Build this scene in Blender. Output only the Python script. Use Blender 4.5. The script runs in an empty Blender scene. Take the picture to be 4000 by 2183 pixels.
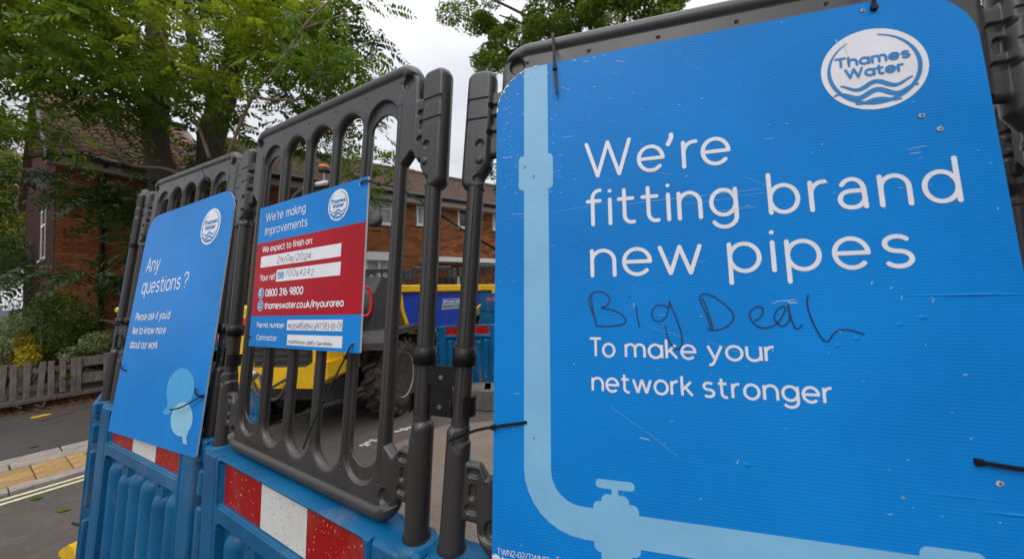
import bpy, math, random
import numpy as np
from mathutils import Vector, Matrix
random.seed(7); rng = np.random.default_rng(7)
scene = bpy.context.scene
col = scene.collection
PI = math.pi
# ------------------------------------------------------------------ camera
cam_d = bpy.data.cameras.new('camera'); cam = bpy.data.objects.new('camera', cam_d); col.objects.link(cam)
AX = [[0.99958, 0.02899, 0.0], [0.00115, -0.03971, 0.99921], [-0.02896, 0.99879, 0.03973]]   # columns: right, up, forward
R_ = Matrix([[AX[i][0], AX[i][1], -AX[i][2]] for i in range(3)])
cam.matrix_world = Matrix.Translation((0, 0, 1.5)) @ R_.to_4x4()
cam_d.lens = 12.0; cam_d.sensor_width = 36.0; cam_d.clip_start = 0.02; cam_d.clip_end = 2000
cam_d.dof.use_dof = True; cam_d.dof.focus_distance = 0.95; cam_d.dof.aperture_fstop = 3.6
scene.camera = cam
scene.view_settings.view_transform = 'Standard'; scene.view_settings.look = 'None'
scene.view_settings.exposure = 0.13; scene.view_settings.gamma = 1.0
scene.view_settings.use_curve_mapping = False
# ------------------------------------------------------------------ sky (overcast)
world = bpy.data.worlds.new('World'); scene.world = world; world.use_nodes = True
nt = world.node_tree; nt.nodes.clear()
def N(nt, t, **kw):
    n = nt.nodes.new(t)
    for k, v in kw.items():
        if k in ('op',): n.operation = v
        else: setattr(n, k, v)
    return n
wo = N(nt, 'ShaderNodeOutputWorld'); bg = N(nt, 'ShaderNodeBackground'); tc = N(nt, 'ShaderNodeTexCoord')
sky = N(nt, 'ShaderNodeTexSky'); sky.sky_type = 'NISHITA'; sky.sun_disc = False
sky.sun_elevation = math.radians(48); sky.sun_rotation = math.radians(200)
skm = N(nt, 'ShaderNodeVectorMath', op='SCALE'); skm.inputs['Scale'].default_value = 0.012
noi = N(nt, 'ShaderNodeTexNoise'); noi.inputs['Scale'].default_value = 2.6; noi.inputs['Detail'].default_value = 5
mp = N(nt, 'ShaderNodeMapping'); mp.inputs['Scale'].default_value = (1, 1, 2.6)
cr = N(nt, 'ShaderNodeValToRGB'); cr.color_ramp.elements[0].position = .32; cr.color_ramp.elements[0].color = (.60, .62, .665, 1)
cr.color_ramp.elements[1].position = .68; cr.color_ramp.elements[1].color = (.80, .805, .835, 1)
sep = N(nt, 'ShaderNodeSeparateXYZ'); mr = N(nt, 'ShaderNodeMapRange')
mr.inputs['From Min'].default_value = 0.0; mr.inputs['From Max'].default_value = 1.0
mr.inputs['To Min'].default_value = 0.96; mr.inputs['To Max'].default_value = 3.1
pw = N(nt, 'ShaderNodeMath', op='POWER'); pw.inputs[1].default_value = 3.6; pw.use_clamp = True
mul = N(nt, 'ShaderNodeVectorMath', op='SCALE'); add = N(nt, 'ShaderNodeVectorMath', op='ADD')
L = nt.links.new
L(tc.outputs['Generated'], mp.inputs['Vector']); L(mp.outputs[0], noi.inputs['Vector']); L(noi.outputs['Fac'], cr.inputs[0])
L(tc.outputs['Generated'], sep.inputs[0]); L(sep.outputs['Z'], pw.inputs[0]); L(pw.outputs[0], mr.inputs['Value'])
L(cr.outputs[0], mul.inputs[0]); L(mr.outputs[0], mul.inputs['Scale']); L(sky.outputs[0], skm.inputs[0])
L(mul.outputs[0], add.inputs[0]); L(skm.outputs[0], add.inputs[1]); L(add.outputs[0], bg.inputs['Color'])
bg.inputs['Strength'].default_value = 1.0; L(bg.outputs[0], wo.inputs['Surface'])
sun_d = bpy.data.lights.new('sun', 'SUN'); sun_d.energy = 0.9; sun_d.angle = math.radians(35); sun_d.color = (1, .97, .93)
sun = bpy.data.objects.new('sun', sun_d); col.objects.link(sun)
# light comes from behind the camera, a little to the left
sd = Vector((math.sin(math.radians(200)) * math.cos(math.radians(48)), math.cos(math.radians(200)) * math.cos(math.radians(48)), math.sin(math.radians(48))))
sun.rotation_euler = sd.to_track_quat('Z', 'Y').to_euler()

# ------------------------------------------------------------------ materials
def newmat(name):
    m = bpy.data.materials.new(name); m.use_nodes = True
    nt = m.node_tree; b = nt.nodes['Principled BSDF']; return m, nt, b
def mapped_noise(nt, scale, stretch=(1, 1, 1), detail=4, coord='Object', rough=.55):
    tc = N(nt, 'ShaderNodeTexCoord'); mp = N(nt, 'ShaderNodeMapping'); mp.inputs['Scale'].default_value = stretch
    n = N(nt, 'ShaderNodeTexNoise'); n.inputs['Scale'].default_value = scale; n.inputs['Detail'].default_value = detail
    n.inputs['Roughness'].default_value = rough
    nt.links.new(tc.outputs[coord], mp.inputs[0]); nt.links.new(mp.outputs[0], n.inputs['Vector']); return n
def ramp(nt, src, p0, c0, p1, c1):
    r = N(nt, 'ShaderNodeValToRGB'); e = r.color_ramp.elements
    e[0].position = p0; e[0].color = (*c0, 1) if len(c0) == 3 else c0; e[1].position = p1; e[1].color = (*c1, 1) if len(c1) == 3 else c1
    nt.links.new(src, r.inputs[0]); return r
def mixc(nt, fac, a, b, blend='MIX'):
    m = N(nt, 'ShaderNodeMix'); m.data_type = 'RGBA'; m.blend_type = blend
    for s, v in ((0, fac), (6, a), (7, b)):
        if isinstance(v, (int, float)): m.inputs[s].default_value = v
        elif isinstance(v, tuple): m.inputs[s].default_value = (*v, 1)
        else: nt.links.new(v, m.inputs[s])
    return m.outputs[2]
def bump(nt, b, src, strength, dist):
    bp = N(nt, 'ShaderNodeBump'); bp.inputs['Strength'].default_value = strength; bp.inputs['Distance'].default_value = dist
    nt.links.new(src, bp.inputs['Height']); nt.links.new(bp.outputs[0], b.inputs['Normal']); return bp
def simple(name, c, rough=.5, spec=.5, metal=0, var=.12, scale=8, stretch=(1, 1, 1), bmp=0.0, bscale=60, dirt=None, dirt_p=(.55, .75)):
    m, nt, b = newmat(name)
    n = mapped_noise(nt, scale, stretch)
    lo = tuple(x * (1 - var) for x in c); hi = tuple(min(1, x * (1 + var)) for x in c)
    out = ramp(nt, n.outputs['Fac'], .3, lo, .7, hi).outputs[0]
    if dirt:
        n2 = mapped_noise(nt, scale * 2.3, stretch, 8, rough=.7)
        f = ramp(nt, n2.outputs['Fac'], dirt_p[0], (0, 0, 0), dirt_p[1], (1, 1, 1)).outputs[0]
        out = mixc(nt, f, out, dirt)
    nt.links.new(out, b.inputs['Base Color'])
    b.inputs['Roughness'].default_value = rough; b.inputs['Specular IOR Level'].default_value = spec; b.inputs['Metallic'].default_value = metal
    if bmp: bump(nt, b, mapped_noise(nt, bscale, stretch, 6).outputs['Fac'], bmp, .01)
    return m
def island(nt):
    g = N(nt, 'ShaderNodeNewGeometry'); o = N(nt, 'ShaderNodeObjectInfo')
    a = N(nt, 'ShaderNodeMath', op='ADD'); f = N(nt, 'ShaderNodeMath', op='FRACT')
    nt.links.new(g.outputs['Random Per Island'], a.inputs[0]); nt.links.new(o.outputs['Random'], a.inputs[1]); nt.links.new(a.outputs[0], f.inputs[0]); return f.outputs[0]
def pieces_mat(name, cols, rough=.85, nscale=14, bmp=.4):
    m, nt, b = newmat(name); r = N(nt, 'ShaderNodeValToRGB'); e = r.color_ramp.elements
    e[0].color = (*cols[0], 1); e[0].position = 0; e[1].color = (*cols[-1], 1); e[1].position = 1
    for i, c in enumerate(cols[1:-1]): x = e.new((i + 1) / (len(cols) - 1)); x.color = (*c, 1)
    nt.links.new(island(nt), r.inputs[0])
    n = mapped_noise(nt, nscale, detail=7)
    out = mixc(nt, .55, r.outputs[0], ramp(nt, n.outputs['Fac'], .3, (.35, .35, .35), .72, (1, 1, 1)).outputs[0], 'MULTIPLY')
    nt.links.new(out, b.inputs['Base Color']); b.inputs['Roughness'].default_value = rough; b.inputs['Specular IOR Level'].default_value = .15
    if bmp: bump(nt, b, mapped_noise(nt, 90, detail=5).outputs['Fac'], bmp, .004)
    return m
def leaf_mat(name, dark, mid, light, trans=.35):
    m, nt, b = newmat(name); r = N(nt, 'ShaderNodeValToRGB'); e = r.color_ramp.elements
    e[0].color = (*dark, 1); e[1].color = (*light, 1); x = e.new(.55); x.color = (*mid, 1)
    n = mapped_noise(nt, 1.3, detail=3); a = N(nt, 'ShaderNodeMath', op='MULTIPLY'); a.inputs[1].default_value = .45
    nt.links.new(island(nt), a.inputs[0]); s = N(nt, 'ShaderNodeMath', op='ADD'); nt.links.new(a.outputs[0], s.inputs[0])
    k = N(nt, 'ShaderNodeMath', op='MULTIPLY_ADD'); k.inputs[1].default_value = 1.3; k.inputs[2].default_value = -.4
    nt.links.new(n.outputs['Fac'], k.inputs[0]); nt.links.new(k.outputs[0], s.inputs[1]); nt.links.new(s.outputs[0], r.inputs[0])
    nt.links.new(r.outputs[0], b.inputs['Base Color']); b.inputs['Roughness'].default_value = .48; b.inputs['Specular IOR Level'].default_value = .35
    tr = N(nt, 'ShaderNodeBsdfTranslucent'); mx = N(nt, 'ShaderNodeMixShader'); mx.inputs[0].default_value = trans
    hs = N(nt, 'ShaderNodeHueSaturation'); hs.inputs['Value'].default_value = 1.7; hs.inputs['Hue'].default_value = .485
    nt.links.new(r.outputs[0], hs.inputs['Color']); nt.links.new(hs.outputs[0], tr.inputs['Color'])
    o = nt.nodes['Material Output']; nt.links.new(b.outputs[0], mx.inputs[1]); nt.links.new(tr.outputs[0], mx.inputs[2]); nt.links.new(mx.outputs[0], o.inputs['Surface'])
    return m

def plastic_black():
    m, nt, b = newmat('black_moulded_plastic')
    n = mapped_noise(nt, 5, (1, .25, 1), 5); st = mapped_noise(nt, 260, (1, .02, 1), 3)
    c = ramp(nt, n.outputs['Fac'], .3, (.023, .0215, .0205), .72, (.042, .039, .037)).outputs[0]
    c = mixc(nt, .35, c, ramp(nt, st.outputs['Fac'], .35, (.6, .6, .6), .65, (1.15, 1.15, 1.15)).outputs[0], 'MULTIPLY')
    sc = mapped_noise(nt, 55, (1, .5, 1), 9, rough=.75)
    c = mixc(nt, ramp(nt, sc.outputs['Fac'], .70, (0, 0, 0), .78, (.6, .6, .6)).outputs[0], c, (.3, .28, .26))
    # pale dust lying on faces that look up
    g = N(nt, 'ShaderNodeNewGeometry'); s = N(nt, 'ShaderNodeSeparateXYZ'); nt.links.new(g.outputs['Normal'], s.inputs[0])
    u = N(nt, 'ShaderNodeMapRange'); u.inputs['From Min'].default_value = .35; u.inputs['From Max'].default_value = 1; u.inputs['To Max'].default_value = .45
    nt.links.new(s.outputs['Z'], u.inputs['Value']); c = mixc(nt, u.outputs[0], c, (.13, .12, .11))
    nt.links.new(c, b.inputs['Base Color']); b.inputs['Specular IOR Level'].default_value = .5
    rr = ramp(nt, n.outputs['Fac'], .3, (.30,) * 3, .7, (.44,) * 3); nt.links.new(rr.outputs[0], b.inputs['Roughness'])
    bump(nt, b, st.outputs['Fac'], .12, .001); return m
def plastic_blue():
    m, nt, b = newmat('blue_barrier_plastic')
    n = mapped_noise(nt, 4, detail=6); c = ramp(nt, n.outputs['Fac'], .3, (.001, .075, .185), .7, (.002, .115, .265)).outputs[0]
    sc = mapped_noise(nt, 38, (1, .55, 1), 10, rough=.8)
    c = mixc(nt, ramp(nt, sc.outputs['Fac'], .60, (0, 0, 0), .76, (.75, .75, .75)).outputs[0], c, (.24, .27, .27))
    d = mapped_noise(nt, 6, (1, .35, 1), 8, rough=.65)
    c = mixc(nt, ramp(nt, d.outputs['Fac'], .56, (0, 0, 0), .74, (.55, .55, .55)).outputs[0], c, (.20, .185, .15))
    nt.links.new(c, b.inputs['Base Color']); b.inputs['Roughness'].default_value = .40; b.inputs['Specular IOR Level'].default_value = .3
    bump(nt, b, sc.outputs['Fac'], .15, .002); return m
def sign_mat(name, c, lo=None, flute=True, scratch=1.0, rough=.42):
    m, nt, b = newmat(name)
    n = mapped_noise(nt, 3, detail=4); lo = lo or tuple(x * .86 for x in c)
    cc = ramp(nt, n.outputs['Fac'], .3, lo, .72, tuple(min(1, x * 1.08) for x in c)).outputs[0]
    # darker rubs
    r2 = mapped_noise(nt, 20, (1, 2.5, 1), 8, rough=.75)
    cc = mixc(nt, ramp(nt, r2.outputs['Fac'], .64, (0, 0, 0), .75, (.35, .35, .35)).outputs[0], cc, tuple(min(1, x * 1.6 + .03) for x in c))
    # fine pale scratches and chips
    for sc, stx, a, bb in ((48, (1, 7, 1), .765, .80), (30, (5, 1, 1), .78, .81), (120, (1, 2, 1), .775, .80)):
        s = mapped_noise(nt, sc, stx, 6, rough=.72); msk = mapped_noise(nt, 4.5, detail=2)
        f = ramp(nt, s.outputs['Fac'], a - .06 * scratch, (0, 0, 0), bb - .06 * scratch, (1, 1, 1)).outputs[0]
        f2 = ramp(nt, msk.outputs['Fac'], .45, (0, 0, 0), .62, (.8, .8, .8)).outputs[0]
        cc = mixc(nt, mixc(nt, 1.0, f, f2, 'MULTIPLY'), cc, (.62, .70, .78))
    if flute:
        tcn = N(nt, 'ShaderNodeTexCoord'); sp = N(nt, 'ShaderNodeSeparateXYZ'); nt.links.new(tcn.outputs['Object'], sp.inputs[0])
        k = N(nt, 'ShaderNodeMath', op='MULTIPLY'); k.inputs[1].default_value = 2 * PI / .0048; nt.links.new(sp.outputs['Y'], k.inputs[0])
        si = N(nt, 'ShaderNodeMath', op='SINE'); nt.links.new(k.outputs[0], si.inputs[0])
        cc = mixc(nt, ramp(nt, si.outputs[0], .55, (0, 0, 0), 1, (.07, .07, .07)).outputs[0], cc, tuple(x * .55 for x in c))
        lrg = mapped_noise(nt, 7, detail=3); ad = N(nt, 'ShaderNodeMath', op='MULTIPLY_ADD'); ad.inputs[1].default_value = 6.0
        nt.links.new(lrg.outputs['Fac'], ad.inputs[0]); nt.links.new(si.outputs[0], ad.inputs[2])
        bump(nt, b, ad.outputs[0], .07, .0012)
    nt.links.new(cc, b.inputs['Base Color']); b.inputs['Roughness'].default_value = rough; b.inputs['Specular IOR Level'].default_value = .14
    return m
def strip_mat(name, c, speck):
    m, nt, b = newmat(name); n = mapped_noise(nt, 9, detail=5)
    cc = ramp(nt, n.outputs['Fac'], .3, tuple(x * .88 for x in c), .7, c).outputs[0]
    tcn = N(nt, 'ShaderNodeTexCoord'); v = N(nt, 'ShaderNodeTexVoronoi'); v.inputs['Scale'].default_value = 75
    mpn = N(nt, 'ShaderNodeMapping'); mpn.inputs['Scale'].default_value = (1.3, .8, 1); nt.links.new(tcn.outputs['Object'], mpn.inputs[0]); nt.links.new(mpn.outputs[0], v.inputs['Vector'])
    f = ramp(nt, v.outputs['Distance'], .13, (1, 1, 1), .2, (0, 0, 0)).outputs[0]
    msk = mapped_noise(nt, 26, detail=6, rough=.7); f2 = ramp(nt, msk.outputs['Fac'], .44, (0, 0, 0), .54, (1, 1, 1)).outputs[0]
    cc = mixc(nt, mixc(nt, 1.0, f, f2, 'MULTIPLY'), cc, speck)
    d = mapped_noise(nt, 5, (1, .5, 1), 8, rough=.7); cc = mixc(nt, ramp(nt, d.outputs['Fac'], .5, (0, 0, 0), .8, (.4, .4, .4)).outputs[0], cc, (.3, .26, .2))
    nt.links.new(cc, b.inputs['Base Color']); b.inputs['Roughness'].default_value = .35; b.inputs['Specular IOR Level'].default_value = .25; return m

M = {}
M['black'] = plastic_black(); M['blue'] = plastic_blue()
M['sign'] = sign_mat('blue_sign_board', (.004, .212, .63), scratch=.8)
M['sign_plain'] = sign_mat('blue_sign_sheet', (.004, .208, .61), flute=False, scratch=.55)
M['sign_red'] = sign_mat('red_sign_sheet', (.40, .003, .014), flute=False, scratch=.5)
M['core'] = simple('sign_board_edge', (.42, .55, .68), .6)
M['pwhite'] = simple('white_print', (.74, .74, .78), .45, var=.05, scale=20)
M['pblue'] = simple('blue_print', (.008, .19, .50), .45, var=.08, scale=20)
M['ppale'] = simple('pale_blue_print', (.20, .46, .69), .45, var=.07, scale=9)
M['ppale2'] = simple('pale_bubble_print', (.25, .52, .70), .45, var=.05)
M['pmid'] = simple('mid_blue_print', (.055, .34, .66), .45, var=.07, scale=9)
M['ink'] = simple('marker_ink', (.006, .014, .05), .35, var=.1)
M['inkg'] = simple('pen_ink', (.05, .05, .06), .5, var=.2, scale=60)
M['scratch'] = simple('bare_scratch', (.62, .68, .74), .5)
M['red'] = strip_mat('red_reflective', (.34, .002, .001), (.55, .36, .26))
M['white'] = strip_mat('white_reflective', (.66, .66, .63), (.25, .21, .15))
M['tie'] = simple('black_nylon', (.007, .007, .0075), .5, spec=.25, bmp=.1)
M['clip'] = simple('black_clip_plastic', (.006, .006, .006), .40, spec=.3, var=.4, scale=30, dirt=(.04, .038, .036), dirt_p=(.62, .85))

# ------------------------------------------------------------------ object helpers
def tag(o, label=None, cat=None, group=None, kind=None):
    if label: o['label'] = label
    if cat: o['category'] = cat
    if group: o['group'] = group
    if kind: o['kind'] = kind
    return o
def mesh_data(name, V, F, mat, smooth=False):
    me = bpy.data.meshes.new(name); me.from_pydata([tuple(map(float, v)) for v in V], [], [tuple(int(i) for i in f) for f in F]); me.update()
    if mat: me.materials.append(mat)
    if smooth: me.polygons.foreach_set('use_smooth', [True] * len(me.polygons))
    return me
def link(name, me, parent=None, loc=None, rot=None):
    o = bpy.data.objects.new(name, me); col.objects.link(o)
    if parent: o.parent = parent
    if loc is not None: o.location = loc
    if rot is not None: o.rotation_euler = rot
    return o
def obj(name, V, F, mat, parent=None, smooth=False, **kw): return link(name, mesh_data(name, V, F, mat, smooth), parent, **kw)
def empty(name, mw=None, **kw):
    o = bpy.data.objects.new(name, None); col.objects.link(o)
    if mw is not None: o.matrix_world = mw
    o.empty_display_size = .1; return tag(o, **kw)
def frame(u, v, t):
    u = Vector(u).normalized(); n = u.cross(Vector(v)).normalized(); v = n.cross(u)
    return Matrix(((u.x, v.x, n.x, t[0]), (u.y, v.y, n.y, t[1]), (u.z, v.z, n.z, t[2]), (0, 0, 0, 1)))
class MB:
    def __init__(s): s.V = []; s.F = []
    def add(s, V, F):
        b = len(s.V); s.V += [tuple(v) for v in V]; s.F += [tuple(i + b for i in f) for f in F]; return s
    def box(s, x0, x1, y0, y1, z0, z1, mw=None, bev=0):
        if bev:
            e = bev; P = []; F = []
            xs = (x0, x1); ys = (y0, y1); zs = (z0, z1)
            idx = {}
            for i in (0, 1):
                for j in (0, 1):
                    for k in (0, 1):
                        sx = e if i == 0 else -e; sy = e if j == 0 else -e; sz = e if k == 0 else -e
                        for a, p in enumerate(((xs[i], ys[j] + sy, zs[k] + sz), (xs[i] + sx, ys[j], zs[k] + sz), (xs[i] + sx, ys[j] + sy, zs[k]))):
                            idx[i, j, k, a] = len(P); P.append(p)
            for i in (0, 1):
                f = [idx[i, 0, 0, 0], idx[i, 1, 0, 0], idx[i, 1, 1, 0], idx[i, 0, 1, 0]]; F.append(f[::-1] if i == 0 else f)
            for j in (0, 1):
                f = [idx[0, j, 0, 1], idx[1, j, 0, 1], idx[1, j, 1, 1], idx[0, j, 1, 1]]; F.append(f if j == 0 else f[::-1])
            for k in (0, 1):
                f = [idx[0, 0, k, 2], idx[1, 0, k, 2], idx[1, 1, k, 2], idx[0, 1, k, 2]]; F.append(f[::-1] if k == 0 else f)
            for i in (0, 1):
                for j in (0, 1):
                    f = [idx[i, j, 0, 0], idx[i, j, 1, 0], idx[i, j, 1, 1], idx[i, j, 0, 1]]; F.append(f if (i + j) % 2 else f[::-1])
                for k in (0, 1):
                    f = [idx[i, 0, k, 0], idx[i, 1, k, 0], idx[i, 1, k, 2], idx[i, 0, k, 2]]; F.append(f[::-1] if (i + k) % 2 else f)
            for j in (0, 1):
                for k in (0, 1):
                    f = [idx[0, j, k, 1], idx[1, j, k, 1], idx[1, j, k, 2], idx[0, j, k, 2]]; F.append(f if (j + k) % 2 else f[::-1])
            for i in (0, 1):
                for j in (0, 1):
                    for k in (0, 1):
                        f = [idx[i, j, k, a] for a in range(3)]; F.append(f if (i + j + k) % 2 else f[::-1])
        else:
            P = [(x, y, z) for x in (x0, x1) for y in (y0, y1) for z in (z0, z1)]
            F = [(0, 1, 3, 2), (4, 6, 7, 5), (0, 4, 5, 1), (2, 3, 7, 6), (0, 2, 6, 4), (1, 5, 7, 3)]
        if mw is not None: P = [tuple(mw @ Vector(p)) for p in P]
        return s.add(P, F)
    def tube(s, pts, r, n=10, cap=True, flat=None):
        pts = [Vector(p) for p in pts]; m = len(pts); rs = r if hasattr(r, '__len__') else [r] * m
        t0 = (pts[1] - pts[0]).normalized(); a = Vector((0, 0, 1)) if abs(t0.z) < .9 else Vector((1, 0, 0)); nrm = t0.cross(a).normalized()
        P = []
        for i, p in enumerate(pts):
            t = (pts[min(i + 1, m - 1)] - pts[max(i - 1, 0)]).normalized(); nrm = (nrm - t * nrm.dot(t)).normalized(); b = t.cross(nrm)
            for k in range(n):
                q = 2 * PI * k / n; P.append(p + (nrm * math.cos(q) + b * math.sin(q) * (flat or 1)) * rs[i])
        F = [(i * n + k, i * n + (k + 1) % n, (i + 1) * n + (k + 1) % n, (i + 1) * n + k) for i in range(m - 1) for k in range(n)]
        if cap: F += [tuple(range(n))[::-1], tuple((m - 1) * n + k for k in range(n))]
        return s.add(P, F)
    def strap(s, pts, w, th, up):
        # flat band through points; up = width direction hint
        pts = [Vector(p) for p in pts]; m = len(pts); P = []; up = Vector(up)
        for i, p in enumerate(pts):
            t = (pts[min(i + 1, m - 1)] - pts[max(i - 1, 0)]).normalized(); wv = (up - t * up.dot(t)).normalized(); nv = t.cross(wv)
            for a, b in ((-1, -1), (1, -1), (1, 1), (-1, 1)): P.append(p + wv * a * w / 2 + nv * b * th / 2)
        F = [(i * 4 + k, i * 4 + (k + 1) % 4, i * 4 + 4 + (k + 1) % 4, i * 4 + 4 + k) for i in range(m - 1) for k in range(4)] + [(3, 2, 1, 0), tuple((m - 1) * 4 + k for k in range(4))]
        return s.add(P, F)
    def prism(s, poly, z0, z1, mw=None):
        n = len(poly); P = [(x, y, z0) for x, y in poly] + [(x, y, z1) for x, y in poly]
        F = [tuple(range(n))[::-1], tuple(range(n, 2 * n))] + [(i, (i + 1) % n, n + (i + 1) % n, n + i) for i in range(n)]
        if mw is not None: P = [tuple(mw @ Vector(p)) for p in P]
        return s.add(P, F)
    def lathe(s, prof, n=24, mw=None, open_=False):
        P = []; F = []
        for r, z in prof:
            for k in range(n): P.append((r * math.cos(2 * PI * k / n), r * math.sin(2 * PI * k / n), z))
        for i in range(len(prof) - 1):
            for k in range(n): F.append((i * n + k, i * n + (k + 1) % n, (i + 1) * n + (k + 1) % n, (i + 1) * n + k))
        F += ([] if open_ else [tuple(range(n))[::-1]]) + [tuple((len(prof) - 1) * n + k for k in range(n))]
        if mw is not None: P = [tuple(mw @ Vector(p)) for p in P]
        return s.add(P, F)
    def build(s, name, mat, parent=None, smooth=False, **kw): return obj(name, s.V, s.F, mat, parent, smooth, **kw)
def copy_tree(o, parent=None, mw=None):
    c = o.copy(); col.objects.link(c); c.parent = parent
    if mw is not None: c.matrix_world = mw
    for ch in o.children: copy_tree(ch, c)
    return c
def spline(pts, k=6):
    P = [np.array(p, float) for p in pts]; P = [2 * P[0] - P[1]] + P + [2 * P[-1] - P[-2]]; out = []
    for i in range(1, len(P) - 2):
        for j in range(k):
            t = j / k; out.append(.5 * ((2 * P[i]) + (-P[i - 1] + P[i + 1]) * t + (2 * P[i - 1] - 5 * P[i] + 4 * P[i + 1] - P[i + 2]) * t * t + (-P[i - 1] + 3 * P[i] - 3 * P[i + 1] + P[i + 2]) * t ** 3))
    out.append(P[-2]); return [tuple(p) for p in out]

# ------------------------------------------------------------------ poses of the near panels and signs (u axis, v axis, centre)
POSE = {
    'B1': ([0.94839, -0.3132, -0.04972], [0.07967, 0.08357, 0.99331], [0.30759, 0.56196, 1.50702]),
    'B2': ([0.8679, -0.49605, -0.02614], [0.05863, 0.05004, 0.99703], [-0.53059, 0.9095, 1.54433]),
    'B3': ([0.89251, -0.45087, -0.01195], [0.05849, 0.08943, 0.99427], [-1.33496, 1.36555, 1.56708]),
    'S1': ([0.96624, -0.25745, -0.00988], [0.0332, 0.08638, 0.99571], [-0.02712, 0.61155, 1.52349]),
    'S2': ([0.8779, -0.47862, 0.01476], [0.02645, 0.07925, 0.9965], [-0.35108, 0.77918, 1.53619]),
    'S3': ([0.89748, -0.43983, 0.03283], [0.03108, 0.13731, 0.99004], [-0.97489, 1.12931, 1.43915])}
MW = {k: frame(*v) for k, v in POSE.items()}
# fourth panel runs away behind the third one's left post, the extra one stands behind the right edge
e4 = MW['B3'] @ Vector((-.485, 0, .012)); u4 = Vector((.705, -.709, 0)).normalized(); v4 = Vector(POSE['B3'][1])
MW['B4'] = frame(u4, v4, e4 - u4 * .424)
u0 = Vector((-.552, -.834, 0)); v0 = Vector((.03, .07, .997))
P0 = Vector((1.258, .845, 1.5 + .33)); MW['B0'] = frame(u0, v0, P0 + u0 * .376 - v0 * .337)
MW['B00'] = frame(u0, v0, P0 + u0 * (.376 - .90) - v0 * .345)
GROUND_V = -1.56

# ------------------------------------------------------------------ heightfield bodies: real front and back relief, rounded edges, true holes
def hf(xs, ys, dfn, Tfn):
    X, Y = np.meshgrid(xs, ys); D = dfn(X, Y); e = 1e-4; eps = .38 * (ys[1] - ys[0])
    gx = (dfn(X + e, Y) - dfn(X - e, Y)) / (2 * e); gy = (dfn(X, Y + e) - dfn(X, Y - e)) / (2 * e)
    ins = D > eps; cell = ins[:-1, :-1] | ins[1:, :-1] | ins[:-1, 1:] | ins[1:, 1:]
    used = np.zeros_like(ins); used[:-1, :-1] |= cell; used[1:, :-1] |= cell; used[:-1, 1:] |= cell; used[1:, 1:] |= cell
    g2 = np.maximum(gx ** 2 + gy ** 2, .2); mv = np.clip(-D, -eps, (ys[1] - ys[0]) * 1.6); out = used & ~ins
    PX = np.where(out, X + gx / g2 * mv, X); PY = np.where(out, Y + gy / g2 * mv, Y)
    T = np.where(ins, Tfn(X, Y, D), 0.0)
    idf = -np.ones(X.shape, int); idf[used] = np.arange(used.sum()); nf = used.sum()
    idb = idf.copy(); idb[ins] = nf + np.arange(ins.sum())
    V = np.concatenate([np.stack([PX[used], PY[used], T[used]], 1), np.stack([PX[ins], PY[ins], -T[ins]], 1)])
    j, i = np.nonzero(cell)
    Ff = np.stack([idf[j, i], idf[j, i + 1], idf[j + 1, i + 1], idf[j + 1, i]], 1); Fb = np.stack([idb[j, i], idb[j + 1, i], idb[j + 1, i + 1], idb[j, i + 1]], 1)
    F = np.concatenate([Ff, Fb]); q = 2.5e-4
    tx = (Tfn(X + q, Y, dfn(X + q, Y)) - Tfn(X - q, Y, dfn(X - q, Y))) / (2 * q); ty = (Tfn(X, Y + q, dfn(X, Y + q)) - Tfn(X, Y - q, dfn(X, Y - q))) / (2 * q)
    nx = np.where(ins, -tx, -gx); ny = np.where(ins, -ty, -gy); nz = np.where(ins, 1.0, 0.0)
    VN = np.concatenate([np.stack([nx[used], ny[used], nz[used]], 1), np.stack([nx[ins], ny[ins], -nz[ins]], 1)])
    VN /= np.maximum(np.linalg.norm(VN, axis=1, keepdims=True), 1e-12)
    return V, F, VN
def hf_mesh(name, V, F, VN, mat):
    u, inv = np.unique(F, return_inverse=True); inv = inv.reshape(F.shape); Vn = V[u]; n = len(F)
    me = bpy.data.meshes.new(name); me.vertices.add(len(Vn)); me.vertices.foreach_set('co', Vn.ravel())
    me.loops.add(n * 4); me.loops.foreach_set('vertex_index', inv.ravel()); me.polygons.add(n)
    me.polygons.foreach_set('loop_start', np.arange(0, n * 4, 4)); me.update(calc_edges=True); me.validate()
    me.polygons.foreach_set('use_smooth', [True] * len(me.polygons)); me.normals_split_custom_set_from_vertices([tuple(x) for x in VN[u]])
    me.materials.append(mat); return me
def rrect(X, Y, cx, cy, hx, hy, r):
    qx = np.abs(X - cx) - (hx - r); qy = np.abs(Y - cy) - (hy - r)
    return -(np.hypot(np.maximum(qx, 0), np.maximum(qy, 0)) + np.minimum(np.maximum(qx, qy), 0) - r)
def prof(d, r, h): return h * np.sqrt(np.clip(1 - (1 - np.clip(d / r, 0, 1)) ** 2, 0, 1))
def smax(a, b, k): h = np.clip(.5 + .5 * (a - b) / k, 0, 1); return b * (1 - h) + a * h + k * h * (1 - h)
SP = .1245; BARS = [(n - 2.5) * SP for n in range(6)]; HC = [(n - 2) * SP for n in range(5)]
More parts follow.
